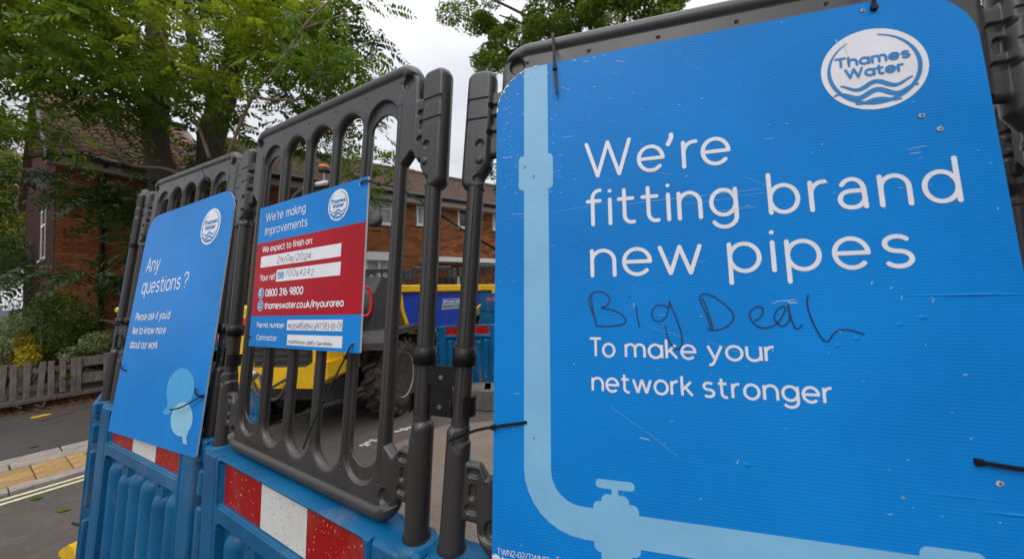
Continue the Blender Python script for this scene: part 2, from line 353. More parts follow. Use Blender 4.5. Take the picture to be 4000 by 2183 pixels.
def panel_parts(X, Y):
    A = np.abs(X); S = []
    ring = rrect(X, Y, 0, 0, .368, .50, .060)
    rd = np.minimum(.0185 - np.abs(ring - .0185), np.maximum(Y - .456, -.453 - Y))
    S.append((rd, .0185, .0205))
    S.append((ring, .014, .0138))
    for c in BARS: S.append((rrect(X, Y, c, 0, .0138, .43, .0136), .0138, .0145))
    S.append((rrect(A, Y, .4145, -.05, .0178, .30, .01), .0178, .0185))
    S.append((rrect(A, Y, .4135, .321, .0325, .134, .022), .013, .0205))
    S.append((rrect(A, Y, .4155, -.402, .0238, .126, .018), .0225, .0245))
    S.append((rrect(A, Y, .3775, .330, .0425, .0735, .01), .011, .0110))
    S.append((rrect(A, Y, .3775, -.392, .0425, .053, .01), .011, .0110))
    return A, S
HW = .0487
def panel_holes(X, Y, A):
    cx = np.clip(np.round(X / SP), -2, 2) * SP
    big = -rrect(X, Y, cx, -.006, HW, .430, HW)
    end = np.abs(cx) > 1.5 * SP
    small = -rrect(X, Y, cx, -.006, HW - .002, .402, HW - .002)
    side = rrect(A, Y, .3610, -.041, .0345, .320, .010)
    side = np.minimum(side, -.84 * (A - .354) - .54 * (Y - .279)); side = np.minimum(side, -.78 * (A - .350) + .63 * (Y + .361))
    side = np.minimum(side, .70 * (A - .346) - .71 * (Y - .276)); side = -np.minimum(side, .60 * (A - .344) + .80 * (Y + .358))
    return big, end, small, side
SLOTS = ((.3667, .0105, .0056), (.3371, .0050, .0110), (.3065, .0105, .0056), (-.358, .0105, .0056), (-.390, .0050, .0110), (-.4202, .0105, .0056))
def slots_d(A, Y):
    d = np.full_like(A, 1.0)
    for vv, hx, hy in SLOTS: d = np.minimum(d, -rrect(A, Y, .3772, vv, hx, hy, min(hx, hy) * .98))
    return d
def panel_d(X, Y):
    A, S = panel_parts(X, Y); D = S[0][0]
    for s in S[1:]: D = np.maximum(D, s[0])
    big, end, small, side = panel_holes(X, Y, A)
    return np.minimum(np.minimum(D, np.where(end, small, big)), side)
def panel_T(X, Y, D):
    A, S = panel_parts(X, Y); T = np.zeros_like(X)
    for d, r, h in S: T = smax(T, np.where(d > 0, prof(d, r, h), 0), .003)
    T = np.maximum(T - .0008, 0)
    big, end, small, side = panel_holes(X, Y, A)
    hb = np.where(big > 0, prof(big, .0230, .0152), 0.0); hb = np.where(big > .0230, .0152 + (big - .0230) * 2, hb)
    tt = np.clip(big / .016, 0, 1); he = .0034 + .0125 * np.sqrt(np.clip(1 - (1 - tt) ** 2, 0, 1)) * np.clip(tt * 3, 0, 1) + np.maximum(big - .016, 0) * 2
    T = -smax(-T, -np.where(end, he, hb), .0022)
    hs = np.where(side > .0200, .0200 + (side - .0200) * 2, prof(np.maximum(side, 0), .0200, .0200)); T = -smax(-T, -hs, .0020)
    sl = slots_d(A, Y); k = np.clip((sl + .001) / .0045, 0, 1); k = k * k * (3 - 2 * k); T = T * k + np.minimum(T, .0035) * (1 - k)
    def dip(cx, cy, r, dep, AX=A): return dep * np.clip(1 - (np.hypot(AX - cx, Y - cy) / r) ** 4, 0, 1)
    for cx, cy in ((.3330, .4475), (.3330, -.4450)):
        rr = np.hypot(A - cx, Y - cy); k = np.clip((.0185 - rr) / .0065, 0, 1); k = k * k * (3 - 2 * k); T = T * (1 - k) + np.minimum(T, .0048) * k
    T = T - dip(.404, .283, .010, .006) + dip(.402, .246, .0080, .0045) - dip(.405, .208, .010, .005)
    for vv in (.3790, .3340):                     # steps moulded into the cap of the post
        T = T - .0024 * np.where((A > .390) & (A < .4385), np.clip((.0070 - np.abs(Y - vv)) / .0018, 0, 1), 0)
    for c in BARS:
        T = T - .0018 * np.clip((.0014 - np.abs(np.abs(X - c) - .0050)) / .0009, 0, 1) * (np.abs(Y) < .40)
        for vv in (.4507, -.4234): T = T - .004 * np.clip(1 - np.hypot(X - c, Y - vv) / .0042, 0, 1)
    T = T - .0022 * np.clip((.0015 - np.abs(np.abs(A - .4145) - .0052)) / .0009, 0, 1) * (Y < .19) * (Y > -.27)
    return np.maximum(T, .0005)
def extra_lines(xs, cs):
    out = list(xs)
    for c in cs: out += [c - .0022, c - .0008, c, c + .0008, c + .0022]
    out = sorted(out); r = [out[0]]
    for x in out[1:]:
        if x - r[-1] > .0006: r.append(x)
    return np.array(r)
def make_panel_meshes(step, fine):
    xs = np.arange(-.464, .4641, step); ys = np.arange(-.536, .5101, step)
    if fine:
        xs = extra_lines(xs, [c + s * .005 for c in BARS for s in (-1, 1)] + [s1 * .4145 + s2 * .0052 for s1 in (-1, 1) for s2 in (-1, 1)])
    V, F, VN = hf(xs, ys, panel_d, panel_T); C = V[F].mean(1); out = []
    a = np.abs(C[:, 0]); part = np.zeros(len(F), int)
    part[(a > .389)] = np.where(C[a > .389, 0] < 0, 1, 2)
    for k, c in enumerate(BARS): part[(np.abs(C[:, 0] - c) < .0142) & (C[:, 1] < .372) & (C[:, 1] > -.385)] = 3 + k
    part[(a < .389) & (C[:, 1] > .464)] = 9; part[(a < .389) & (C[:, 1] < -.462)] = 10; part[(part == 0) & (C[:, 1] < 0)] = 11
    names = ['upper_web', 'post', 'post'] + ['bar'] * 6 + ['top_rail', 'bottom_rail', 'lower_web']
    for k, nm in enumerate(names): out.append((nm, hf_mesh(nm, V, F[part == k], VN, M['black'])))
    return out
PANEL_HI = make_panel_meshes(.0024, True); PANEL_LO = make_panel_meshes(.0090, False)
def add_panel(mw, label, hi=True):
    r = empty('fence_panel', mw, label=label, cat='barrier panel', group='black plastic fence panels plugged into blue barriers')
    for nm, me in (PANEL_HI if hi else PANEL_LO): link(nm, me, r)
    return r
# base (blue): front and back relief down to the ground
def base_d(X, Y): return rrect(X, Y, 0, (-.5 + GROUND_V) / 2, .428, (-.5 - GROUND_V) / 2, .022)
RIBS = [(k - 2.5) * .104 for k in range(6)]
def base_T(X, Y, D):
    T = np.full_like(X, .046)
    rec = rrect(X, Y, 0, -.578, .322, .066, .012); T = T - .017 * np.clip(rec / .005, 0, 1)
    low = rrect(X, Y, 0, (-.682 + GROUND_V + .09) / 2, .322, (-.682 - (GROUND_V + .09)) / 2, .03)
    valley = np.full_like(X, .016)
    for i, c in enumerate(RIBS):
        top = -.700 if i not in (1, 4) else -.722
        valley = smax(valley, prof(rrect(X, Y, c, (top + GROUND_V + .12) / 2, .046, (top - GROUND_V - .12) / 2, .044), .044, .043), .004)
        if i in (1, 4):
            valley = np.maximum(valley, np.where((np.abs(X - c) < .030) & (Y > -.74), .030, 0)); valley = valley - .014 * np.clip(1 - (np.hypot((X - c), (Y + .708)) / .008) ** 4, 0, 1)
    T = np.where(low > 0, T + (valley - T) * np.clip(low / .008, 0, 1), T)
    T = T - .010 * np.where(np.abs(X) > .336, np.clip((.004 - np.abs(np.abs(X) - .338)) / .002, 0, 1), 0)
    return np.maximum(np.minimum(T, prof(D, .017, .052)), .002)
def base_meshes(step):
    V, F, VN = hf(np.arange(-.432, .4321, step), np.arange(GROUND_V - .004, -.494, step), base_d, base_T)
    return hf_mesh('body', V, F, VN, M['blue'])
BASE_HI = base_meshes(.0048); BASE_LO = base_meshes(.011)
LUGS_L = [(-.505, -.562), (-.628, -.716), (-.752, -1.00), (-1.04, -1.26), (-1.30, -1.5)]
LUGS_R = [(-.500, -.548), (-.590, -.668), (-.70, -.93), (-.98, -1.2), (-1.25, -1.47)]
def lug(side, a, b_):
    m = MB(); x0, x1 = (-.4575, -.4265) if side < 0 else (.4265, .4575); m.box(x0, x1, b_, a, -.034, .036, bev=.006); return mesh_data('hinge_lug', m.V, m.F, M['blue'])
LUG_ME = [lug(-1, *l) for l in LUGS_L] + [lug(1, *l) for l in LUGS_R]
pin = MB(); pin.tube([(-.441, -.51, 0), (-.441, -1.5, 0)], .017, 12); pin2 = MB(); pin2.tube([(.441, -.51, 0), (.441, -1.5, 0)], .017, 12)
PIN_ME = [mesh_data('hinge_pin', pin.V, pin.F, M['blue'], True), mesh_data('hinge_pin', pin2.V, pin2.F, M['blue'], True)]
STRIP = []
for k, (nm, mt) in enumerate((('red_strip', 'red'), ('white_strip', 'white'), ('red_strip', 'red'))):
    m = MB(); m.box(-.311 + k * .2075, -.311 + (k + 1) * .2075 - .0006, -.637, -.519, .029, .0312); STRIP.append((nm, mesh_data(nm, m.V, m.F, M[mt])))
M['dark'] = simple('dark_recess', (.008, .010, .012), .9)
SOCK_ME = []; RIM_ME = []
for s in (-1, 1):
    pts = [(s * .4160 + (.0272) * math.cos(a), -.4985, (.0272) * math.sin(a)) for a in np.linspace(0, 2 * PI, 28, endpoint=False)]
    top = [(x, -.4972, z) for x, y, z in pts]; n = len(pts); sock = MB()
    sock.add(pts + top, [tuple(range(n, 2 * n))] + [(i, (i + 1) % n, n + (i + 1) % n, n + i) for i in range(n)]); SOCK_ME.append(mesh_data('socket', sock.V, sock.F, M['dark']))
    rim = MB(); rim.lathe([(.040, -.070), (.0425, -.060), (.0425, -.012), (.0405, -.005), (.036, -.0005), (.001, 0)], 32, Matrix.Translation((s * .4160, -.4985, 0)) @ Matrix.Rotation(-PI / 2, 4, 'X')); RIM_ME.append(mesh_data('socket_boss', rim.V, rim.F, M['blue'], True))
def add_base(mw, label, hi=True, sockets=True, strip=True, near=False):
    if hi or near: mw = mw @ Matrix.Translation((0, -.5, 0)) @ Matrix.Rotation(math.radians(2.6), 4, 'X') @ Matrix.Translation((0, .5, 0))
    r = empty('plastic_barrier', mw, label=label, cat='barrier', group='blue plastic barrier bases')
    link('body', BASE_HI if hi else BASE_LO, r)
    for me in LUG_ME: link('hinge_lug', me, r)
    for me in PIN_ME: link('hinge_pin', me, r)
    if strip:
        for nm, me in STRIP: link(nm, me, r)
    if sockets: [link('socket', m_, r) for m_ in SOCK_ME]; [link('socket_boss', m_, r) for m_ in RIM_ME]
    return r
add_panel(MW['B1'], 'nearest black fence panel, behind the large pipe sign')
add_panel(MW['B2'], 'black fence panel behind the red and blue notice, gap and second post to its right')
add_panel(MW['B3'], 'black fence panel behind the tall blue questions sign')
add_panel(MW['B4'], 'black fence panel seen edge-on, leftmost of the row', False)
add_panel(MW['B0'], 'black fence post and frame at the very right edge of the picture')
add_panel(MW['B00'], 'black fence panel rail glimpsed just past the right edge of the large sign', False)
add_base(MW['B1'], 'blue barrier base under the large pipe sign at the bottom edge')
add_base(MW['B2'], 'blue barrier base with spattered red and white strip below the notice')
add_base(MW['B3'], 'ribbed blue barrier base below the tall questions sign')
add_base(MW['B4'], 'blue barrier base seen edge-on, farthest left of the row', False, near=True)
add_base(MW['B0'], 'blue barrier base behind the large sign, at its right end', False)
add_base(MW['B00'], 'blue barrier base hidden low behind the right end of the large sign', False)

# black coupling clips between neighbouring posts
def coupling(mwa, mwb, va, label):
    inv = mwa.inverted(); pa = Vector((.4145, va, 0)); pb = inv @ (mwb @ Vector((-.4145, va + .004, 0)))
    r = empty('coupling_clip', mwa, label=label, cat='clip', group='black plastic clips joining fence posts')
    for nm, p in (('collar', pa), ('collar', pb)):
        m = MB()
        for y0, y1, rr in ((-.036, 0, .0235),):
            m.lathe([(.0180, y0), (rr, y0 + .0012), (rr, y1 - .0012), (.0180, y1)], 28, Matrix.Translation(p) @ Matrix.Rotation(-PI / 2, 4, 'X') @ Matrix.Scale(-1, 4, (0, 0, 1)))
        m.build(nm, M['clip'], r, True)
        m = MB(); s = -1 if p is pa else 1
        arc = [(p.x + s * .0245 * math.cos(a), p.y - .075, p.z + .0245 * math.sin(a)) for a in np.linspace(-.9, .9, 12)]
        m.strap(arc, .036, .004, (0, 1, 0)); m.build('lower_hook', M['clip'], r)
    m = MB(); c = (pa + pb) / 2; d = (pb - pa); L_ = d.length; ang = math.atan2(-d.z, d.x)
    T = Matrix.Translation(c) @ Matrix.Rotation(ang, 4, 'Y')
    hw = L_ / 2 - .016
    m.prism([(-hw - .006, 0), (-hw - .006, -.034), (-hw + .004, -.040), (-hw + .008, -.070), (-hw - .004, -.082), (-hw - .004, -.096), (hw + .004, -.096), (hw + .004, -.082), (hw - .008, -.070), (hw - .004, -.040), (hw + .006, -.034), (hw + .006, 0)], .008, .014, T)
    m.build('web_plate', M['clip'], r)
    for yy in (-.022, -.078):
        m = MB(); m.lathe([(.0045, 0), (.0045, .0008)], 12, T @ Matrix.Translation((0, yy, .0142))); m.build('rivet', simple('clip_rivet', (.10, .11, .13), .3) if 'clip_rivet' not in bpy.data.materials else bpy.data.materials['clip_rivet'], r)
    m = MB(); m.box(-hw, -hw + .003, -.095, -.04, .014, .018, T); m.box(hw - .003, hw, -.095, -.04, .014, .018, T); m.box(-hw * .5, hw * .5, -.0905, -.0875, .0141, .0155, T)
    m.build('stiffener', M['clip'], r)
coupling(MW['B2'], MW['B1'], -.172, 'black clip joining the two posts left of the large sign')
coupling(MW['B3'], MW['B2'], -.172, 'black clip joining the posts between questions sign and red notice')
coupling(MW['B4'], MW['B3'], -.172, 'black clip joining the leftmost pair of posts')
# ------------------------------------------------------------------ stroke lettering (no font files): glyphs as pen paths, x-height = 1
def arc(cx, cy, rx, ry, a0, a1):
    n = max(4, int(abs(a1 - a0) / 11)); return [(cx + rx * math.cos(math.radians(a0 + (a1 - a0) * k / n)), cy + ry * math.sin(math.radians(a0 + (a1 - a0) * k / n))) for k in range(n + 1)]
C = 1.42; DS = -.42; B_ = .47
def ring(cx=B_, cy=.5, rx=B_, ry=.5): return arc(cx, cy, rx, ry, 0, 360)
DOT = lambda x, y: [(x, y), (x + .004, y)]
GL = {
 'a': (.94, [ring(), [(.94, 1), (.94, 0)]]),
 'α': (.86, [arc(.42, .62, .36, .38, 150, 0) + [(.80, 0)], [(.80, .58), (.36, .58)] + arc(.36, .29, .34, .29, 90, 270) + arc(.42, .38, .38, .38, 270, 360)]),
 'b': (.94, [[(0, C), (0, 0)], ring()]), 'c': (.80, [arc(B_, .5, B_, .5, 48, 312)]), 'd': (.94, [ring(), [(.94, C), (.94, 0)]]),
 'e': (.94, [[(.02, .50), (.93, .50)] + arc(B_, .5, B_, .5, 0, 316)]),
 'f': (.55, [arc(.52, C - .32, .32, .32, 85, 180) + [(.20, 0)], [(-.03, .98), (.54, .98)]]),
 'g': (.94, [ring(B_, .52, B_, .48), [(.94, 1), (.94, .05)] + arc(.47, -.02, .47, .40, 8, -148)]),
 'h': (.84, [[(0, C), (0, 0)], [(0, .5)] + arc(.42, .58, .42, .42, 180, 0) + [(.84, 0)]]),
 'i': (.0, [[(0, 1), (0, 0)], DOT(0, 1.36)]), 'k': (.74, [[(0, C), (0, 0)], [(.66, 1), (.04, .42)], [(.24, .60), (.74, 0)]]), 'l': (.0, [[(0, C), (0, 0)]]),
 'm': (1.40, [[(0, 1), (0, 0)], [(0, .5)] + arc(.35, .62, .35, .38, 180, 0) + [(.70, 0)], [(.70, .5)] + arc(1.05, .62, .35, .38, 180, 0) + [(1.40, 0)]]),
 'n': (.84, [[(0, 1), (0, 0)], [(0, .5)] + arc(.42, .58, .42, .42, 180, 0) + [(.84, 0)]]), 'o': (.96, [ring(.48, .5, .48)]),
 'p': (.94, [[(0, 1), (0, DS)], ring()]), 'q': (.94, [[(.94, 1), (.94, DS)], ring()]),
 'r': (.46, [[(0, 1), (0, 0)], [(0, .5)] + arc(.42, .56, .42, .44, 180, 82)]),
 's': (.72, [arc(.36, .755, .33, .245, 38, 270)[:-1] + arc(.36, .255, .35, .255, 90, -142)]),
 't': (.60, [[(.2, C - .08), (.2, .3)] + arc(.5, .3, .3, .3, 180, 275) + [(.60, .01)], [(-.04, .98), (.56, .98)]]),
 'u': (.84, [[(0, 1), (0, .42)] + arc(.42, .42, .42, .42, 180, 360) + [(.84, 1)], [(.84, 1), (.84, 0)]]),
 'v': (.86, [[(0, 1), (.43, 0)], [(.43, 0), (.86, 1)]]), 'w': (1.36, [[(0, 1), (.34, 0)], [(.34, 0), (.68, 1)], [(.68, 1), (1.02, 0)], [(1.02, 0), (1.36, 1)]]),
 'x': (.8, [[(0, 1), (.8, 0)], [(0, 0), (.8, 1)]]), 'y': (.86, [[(0, 1), (.43, 0)], [(.86, 1), (.33, -.24)] + [(.22, -.38), (.02, -.41)]]), 'z': (.7, [[(0, 1), (.7, 1), (0, 0), (.7, 0)]]),
 'W': (1.80, [[(0, C), (.45, 0)], [(.45, 0), (.9, C)], [(.9, C), (1.35, 0)], [(1.35, 0), (1.80, C)]]),
 'T': (1.0, [[(0, C), (1.0, C)], [(.5, C), (.5, 0)]]), 'A': (1.1, [[(0, 0), (.55, C)], [(.55, C), (1.1, 0)], [(.2, .46), (.9, .46)]]),
 'P': (.86, [[(0, 0), (0, C), (.45, C)] + arc(.45, C - .38, .41, .38, 90, -90) + [(0, C - .76)]]), 'Y': (1.0, [[(0, C), (.5, .62)], [(1, C), (.5, .62)], [(.5, .62), (.5, 0)]]),
 'C': (1.1, [arc(.7, C / 2, .7, C / 2, 48, 312)]), 'B': (.9, [[(0, 0), (0, C), (.45, C)] + arc(.45, C - .33, .35, .33, 90, -90) + [(0, C - .66)], [(.45, C - .66)] + arc(.48, .38, .42, .38, 90, -90) + [(0, 0)]]),
 'S': (.86, [arc(.43, 1.07, .40, .35, 38, 270)[:-1] + arc(.43, .36, .43, .36, 90, -142)]), 'M': (1.2, [[(0, 0), (.05, C)], [(.05, C), (.6, .4)], [(.6, .4), (1.15, C)], [(1.15, C), (1.2, 0)]]),
 'N': (1.05, [[(0, 0), (0, C)], [(0, C), (1.05, 0)], [(1.05, 0), (1.05, C)]]), 'U': (1.0, [[(0, C), (0, .5)] + arc(.5, .5, .5, .5, 180, 360) + [(1, C)]]),
 'E': (.8, [[(.8, C), (0, C), (0, 0), (.8, 0)], [(0, .74), (.7, .74)]]), 'R': (.9, [[(0, 0), (0, C), (.45, C)] + arc(.45, C - .36, .38, .36, 90, -90) + [(0, C - .72)], [(.4, .68), (.9, 0)]]),
 'O': (1.2, [ring(.6, C / 2, .6, C / 2)]), 'G': (1.15, [arc(.7, C / 2, .7, C / 2, 48, 330) + [(1.3, .66), (.8, .66)]]), 'D': (1.0, [[(0, 0), (0, C), (.4, C)] + arc(.4, C / 2, .65, C / 2, 90, -90) + [(0, 0)]]), 'L': (.76, [[(0, C), (0, 0), (.76, 0)]]), 'H': (1.0, [[(0, 0), (0, C)], [(1, 0), (1, C)], [(0, .74), (1, .74)]]), 'J': (.6, [[(.6, C), (.6, .3)] + arc(.3, .3, .3, .3, 0, -160)]),
 '0': (.88, [ring(.44, C / 2, .44, C / 2)]), '1': (.5, [[(.05, 1.12), (.4, C), (.4, 0)]]), '2': (.84, [arc(.42, C - .40, .40, .40, 165, -28) + [(.02, 0), (.84, 0)]]),
 '3': (.82, [arc(.38, C - .35, .38, .35, 150, -80), arc(.38, .37, .42, .38, 88, -155)]), '4': (.9, [[(.66, 0), (.66, C), (0, .42), (.9, .42)]]),
 '5': (.84, [[(.76, C), (.14, C), (.08, .80)] + arc(.38, .43, .44, .44, 125, -150)]), '6': (.88, [ring(.44, .42, .42, .42), [(.04, .5)] + arc(.62, .62, .60, .80, 175, 100)]),
 '7': (.8, [[(0, C), (.8, C), (.25, 0)]]), 'F': (.75, [[(.75, C), (0, C), (0, 0)], [(0, .74), (.65, .74)]]),
 '8': (.86, [ring(.43, C - .33, .34, .33), ring(.43, .38, .42, .38)]), '9': (.88, [ring(.44, C - .42, .42, .42), [(.85, .95)] + arc(.3, .8, .55, .80, 0, -80)]),
 ':': (.0, [DOT(0, .06), DOT(0, .92)]), '.': (.0, [DOT(0, .04)]), '/': (.62, [[(0, -.25), (.62, 1.5)]]), '-': (.5, [[(0, .55), (.5, .55)]]),
 "'": (.08, [[(.09, C + .04), (.0, 1.12)]]), '?': (.74, [arc(.36, C - .36, .36, .36, 165, -50) + [(.34, .62), (.34, .42)], DOT(.34, .04)]), ' ': (.34, [])}
def layout(s, gap=.30, alt=False, jit=0, slant=0):
    x = 0; out = []
    for ch in s:
        w, st = GL['α' if (ch == 'a' and alt) else ch]
        jy = rng.uniform(-jit, jit); js = 1 + rng.uniform(-jit, jit)
        for p in st: out.append([(x + a * js + slant * b + (rng.uniform(-jit, jit) * .25 if jit else 0), b * js + jy + (rng.uniform(-jit, jit) * .2 if jit else 0)) for a, b in p])
        x += w * js + gap * (1 if ch != ' ' else .8)
    return out, x - gap
def ribbon(mb, pts, hw, z, rnd=True, taper=False):
    P = [np.array(p[:2], float) for p in pts]; Q = [P[0]]
    for p in P[1:]:
        if np.hypot(*(p - Q[-1])) > 1e-7: Q.append(p)
    P = Q; rnd = rnd or len(P) == 1 or sum(np.hypot(*(b - a)) for a, b in zip(P, P[1:])) < hw * .5; closed = len(P) > 4 and np.hypot(*(P[0] - P[-1])) < 1e-5
    if len(P) == 1: P.append(P[0] + np.array([1e-5, 0]))
    # split at sharp corners
    segs = []; cur = [P[0]]
    for i in range(1, len(P)):
        cur.append(P[i])
        if i < len(P) - 1:
            a = P[i] - P[i - 1]; b = P[i + 1] - P[i]
            if np.dot(a, b) / (np.hypot(*a) * np.hypot(*b) + 1e-12) < .55: segs.append(cur); cur = [P[i]]
    segs.append(cur)
    for si, S in enumerate(segs):
        n = len(S); L_, R_2 = [], []
        for i in range(n):
            if closed and len(segs) == 1 and i in (0, n - 1): t = (S[1] - S[0]) / np.hypot(*(S[1] - S[0])) + (S[-1] - S[-2]) / np.hypot(*(S[-1] - S[-2]))
            else:
                t = np.zeros(2)
                if i > 0: t += (S[i] - S[i - 1]) / np.hypot(*(S[i] - S[i - 1]))
                if i < n - 1: t += (S[i + 1] - S[i]) / np.hypot(*(S[i + 1] - S[i]))
            t /= np.hypot(*t) + 1e-12; nn = np.array([-t[1], t[0]])
            w = hw * (1 if not taper else min(1, .25 + 2.2 * min(i + 1, n - i) / n)); L_.append(S[i] + nn * w); R_2.append(S[i] - nn * w)
        zz = z + .00003 * (si % 3)
        b = [(p[0], p[1], zz) for p in L_] + [(p[0], p[1], zz) for p in R_2]
        mb.add(b, [(n + i, n + i + 1, i + 1, i) for i in range(n - 1)])
        if not closed or len(segs) > 1:
            for e, (c, o) in enumerate(((S[0], S[1]), (S[-1], S[-2]))):
                joint = (si > 0 and e == 0) or (si < len(segs) - 1 and e == 1)
                if rnd or joint:
                    d = (c - o) / (np.hypot(*(c - o)) + 1e-12); a0 = math.atan2(d[1], d[0])
                    ww = hw * (.45 if taper else 1)
                    fan = [(c[0] + ww * math.cos(a0 + a), c[1] + ww * math.sin(a0 + a), zz) for a in np.linspace(-PI / 2, PI / 2, 9)]; mb.add(fan, [tuple(range(9))])
def text(parent, name, s, u0, u1, v, xh, hw, mat, z=.00042, gap=.30, alt=False, rnd=True, jit=0, slant=0, mw=None):
    st, w = layout(s, gap, alt, jit, slant); sx = (u1 - u0 - 2 * hw) / w; sy = xh - 2 * hw; mb = MB()
    for i, p in enumerate(st): ribbon(mb, [(u0 + hw + a * sx, v + hw + b * sy) for a, b in p], hw, z + .00007 * (i % 5), rnd)
    if mw is not None: mb.V = [tuple(mw @ Vector(p)) for p in mb.V]
    return mb.build(name, mat, parent)
def rr_poly(x0, x1, y0, y1, r, n=8):
    r = r if hasattr(r, '__len__') else (r,) * 4; out = []
    for (cx, cy, a0, q) in ((x1, y0, -90, r[0]), (x1, y1, 0, r[1]), (x0, y1, 90, r[2]), (x0, y0, 180, r[3])):
        sx = -1 if cx == x1 else 1; sy = -1 if cy == y1 else 1
        if q <= 0: out.append((cx, cy)); continue
        for k in range(n + 1):
            a = math.radians(a0 + 90 * k / n); out.append((cx + sx * q + q * math.cos(a), cy + sy * q + q * math.sin(a)))
    return out
def flat(parent, name, poly, z, mat): return obj(name, [(x, y, z) for x, y in poly], [tuple(range(len(poly)))], mat, parent)
def circ(cx, cy, r, n=56): return [(cx + r * math.cos(2 * PI * k / n), cy + r * math.sin(2 * PI * k / n)) for k in range(n)]
def logo(parent, cx, cy, R, z=.0005, ang=0):
    flat(parent, 'roundel', circ(cx, cy, R), z, M['pwhite'])
    mb = MB(); q = .845 * R
    ribbon(mb, [(cx + q * math.cos(a), cy + q * math.sin(a)) for a in np.radians(np.linspace(122, 338, 60))], .040 * R, z + .0004, True, True)
    ribbon(mb, [(cx + q * math.cos(a), cy + q * math.sin(a)) for a in np.radians(np.linspace(78, -142, 60))], .040 * R, z + .0005, True, True)
    mb.build('roundel_ring', M['pblue'], parent)
    mb = MB()
    for k, (y, x0, x1, amp, w) in enumerate(((-.40, -.64, .66, .075, .050), (-.60, -.78, .74, .075, .056), (-.79, -.40, .42, .035, .042))):
        ribbon(mb, [(cx + R * x, cy + R * (y + amp * math.cos((x - .01) / .70 * 2 * PI))) for x in np.linspace(x0, x1, 34)], w * R, z + .0006 + .00005 * k, True, True)
    mb.build('waves', M['pblue'], parent)
    text(parent, 'lettering', 'Thames', cx - .71 * R, cx + .70 * R, cy + .13 * R, .195 * R, .024 * R, M['pblue'], z + .0007, gap=.36)
    text(parent, 'lettering', 'Water', cx - .55 * R, cx + .55 * R, cy - .175 * R, .195 * R, .024 * R, M['pblue'], z + .0007, gap=.34)
def slab(parent, name, poly, th, mat, edge):
    n = len(poly); obj(name, [(x, y, 0) for x, y in poly], [tuple(range(n))], mat, parent)
    V = [(x, y, 0) for x, y in poly] + [(x, y, -th) for x, y in poly]
    obj('board_edge', V, [(i, i + n, n + (i + 1) % n, (i + 1) % n) for i in range(n)] + [tuple(range(n, 2 * n))[::-1]], edge, parent)
def pen(parent, name, strokes, hw, mat, z=.0012, k=5):
    mb = MB()
    for i, s in enumerate(strokes): ribbon(mb, spline(s, k) if len(s) > 2 else s, hw, z + .00008 * (i % 4), True)
    return mb.build(name, mat, parent)

# ---------------- sign 1: the large pipe sign
s1 = empty('sign_board', MW['S1'], label='large blue sign about fitting brand new pipes, filling the right half', cat='sign')
poly1 = rr_poly(-.0035, .6975, -.4545, .4055, (0, .085, .085, 0), 14)
slab(s1, 'board', poly1, .0045, M['sign'], M['core'])
ZP = .0003
# pipe artwork
flat(s1, 'pipe_print', rr_poly(.0500, .0945, .2250, .4040, (0, 0, 0, 0)), ZP, M['ppale'])
flat(s1, 'pipe_print', rr_poly(.0401, .1028, .1625, .2280, .008), ZP + .00005, M['ppale'])
flat(s1, 'pipe_print', rr_poly(.0500, .0945, -.310, .1650, 0), ZP, M['ppale'])
cx, cy = .1435, -.310
bend = arc(cx, cy, .0935, .0935, 180, 270) + arc(cx, cy, .049, .0475, 270, 180)
me = MB(); n = len(bend) // 2; o_, i_ = bend[:n], bend[n:][::-1]
me.add([(x, y, ZP + .0001) for x, y in o_] + [(x, y, ZP + .0001) for x, y in i_], [(k, k + 1, n + k + 1, n + k) for k in range(n - 1)]); me.build('pipe_print', M['ppale'], s1)
flat(s1, 'pipe_print', rr_poly(cx, .1640, -.4038, -.3575, 0), ZP + .00005, M['ppale'])
flat(s1, 'pipe_print', rr_poly(.2225, .5560, -.4055, -.3595, 0), ZP, M['ppale'])
flat(s1, 'pipe_print', rr_poly(.6150, .6970, -.4055, -.3595, 0), ZP, M['ppale'])
for k, (a, b, c, d, r) in enumerate(((.1638, .2209, -.3268, -.3137, .0064), (.1872, .1970, -.336, -.325, 0), (.1719, .2123, -.350, -.3345, (0, .009, .009, 0)), (.1593, .2257, -.405, -.3457, (0, .009, .009, 0)), (.1598, .2264, -.4175, -.4040, (.009, 0, 0, .009)), (.1700, .2140, -.4440, -.4165, 0),
                                      (.5536, .6177, -.405, -.3472, (0, .010, .010, 0)), (.5640, .6080, -.420, -.404, 0))):
    flat(s1, 'valve_print', rr_poly(a, b, c, d, r), ZP + .00015 + .00005 * (k % 4), M['ppale'])
logo(s1, .5753, .2965, .0636)
text(s1, 'lettering', 'We', .1592, .2875, .1728, .0478, .00305, M['pwhite'], gap=.36); text(s1, 'lettering', 're', .3130, .3835, .1728, .0478, .00305, M['pwhite'], gap=.26)
pen(s1, 'lettering', [[(.2990, .2340), (.2985, .2280), (.2935, .2175)]], .0034, M['pwhite'], .0006)
text(s1, 'lettering', 'fitting', .1600, .3880, .0873, .0478, .00305, M['pwhite'], gap=.44)
text(s1, 'lettering', 'brand', .4275, .6512, .0868, .0478, .00305, M['pwhite'], gap=.44, alt=True)
text(s1, 'lettering', 'new', .1640, .3335, .0002, .0478, .00305, M['pwhite'], gap=.36)
text(s1, 'lettering', 'pipes', .3680, .5920, .0002, .0478, .00305, M['pwhite'], gap=.44)
SM = dict(xh=.0235, hw=.00185, mat=M['pwhite'], rnd=False)
text(s1, 'lettering', 'To', .1585, .1998, -.1298, gap=.16, **SM); text(s1, 'lettering', 'make', .2138, .3168, -.1298, gap=.34, **SM)
text(s1, 'lettering', 'your', .3308, .4190, -.1298, gap=.30, **SM)
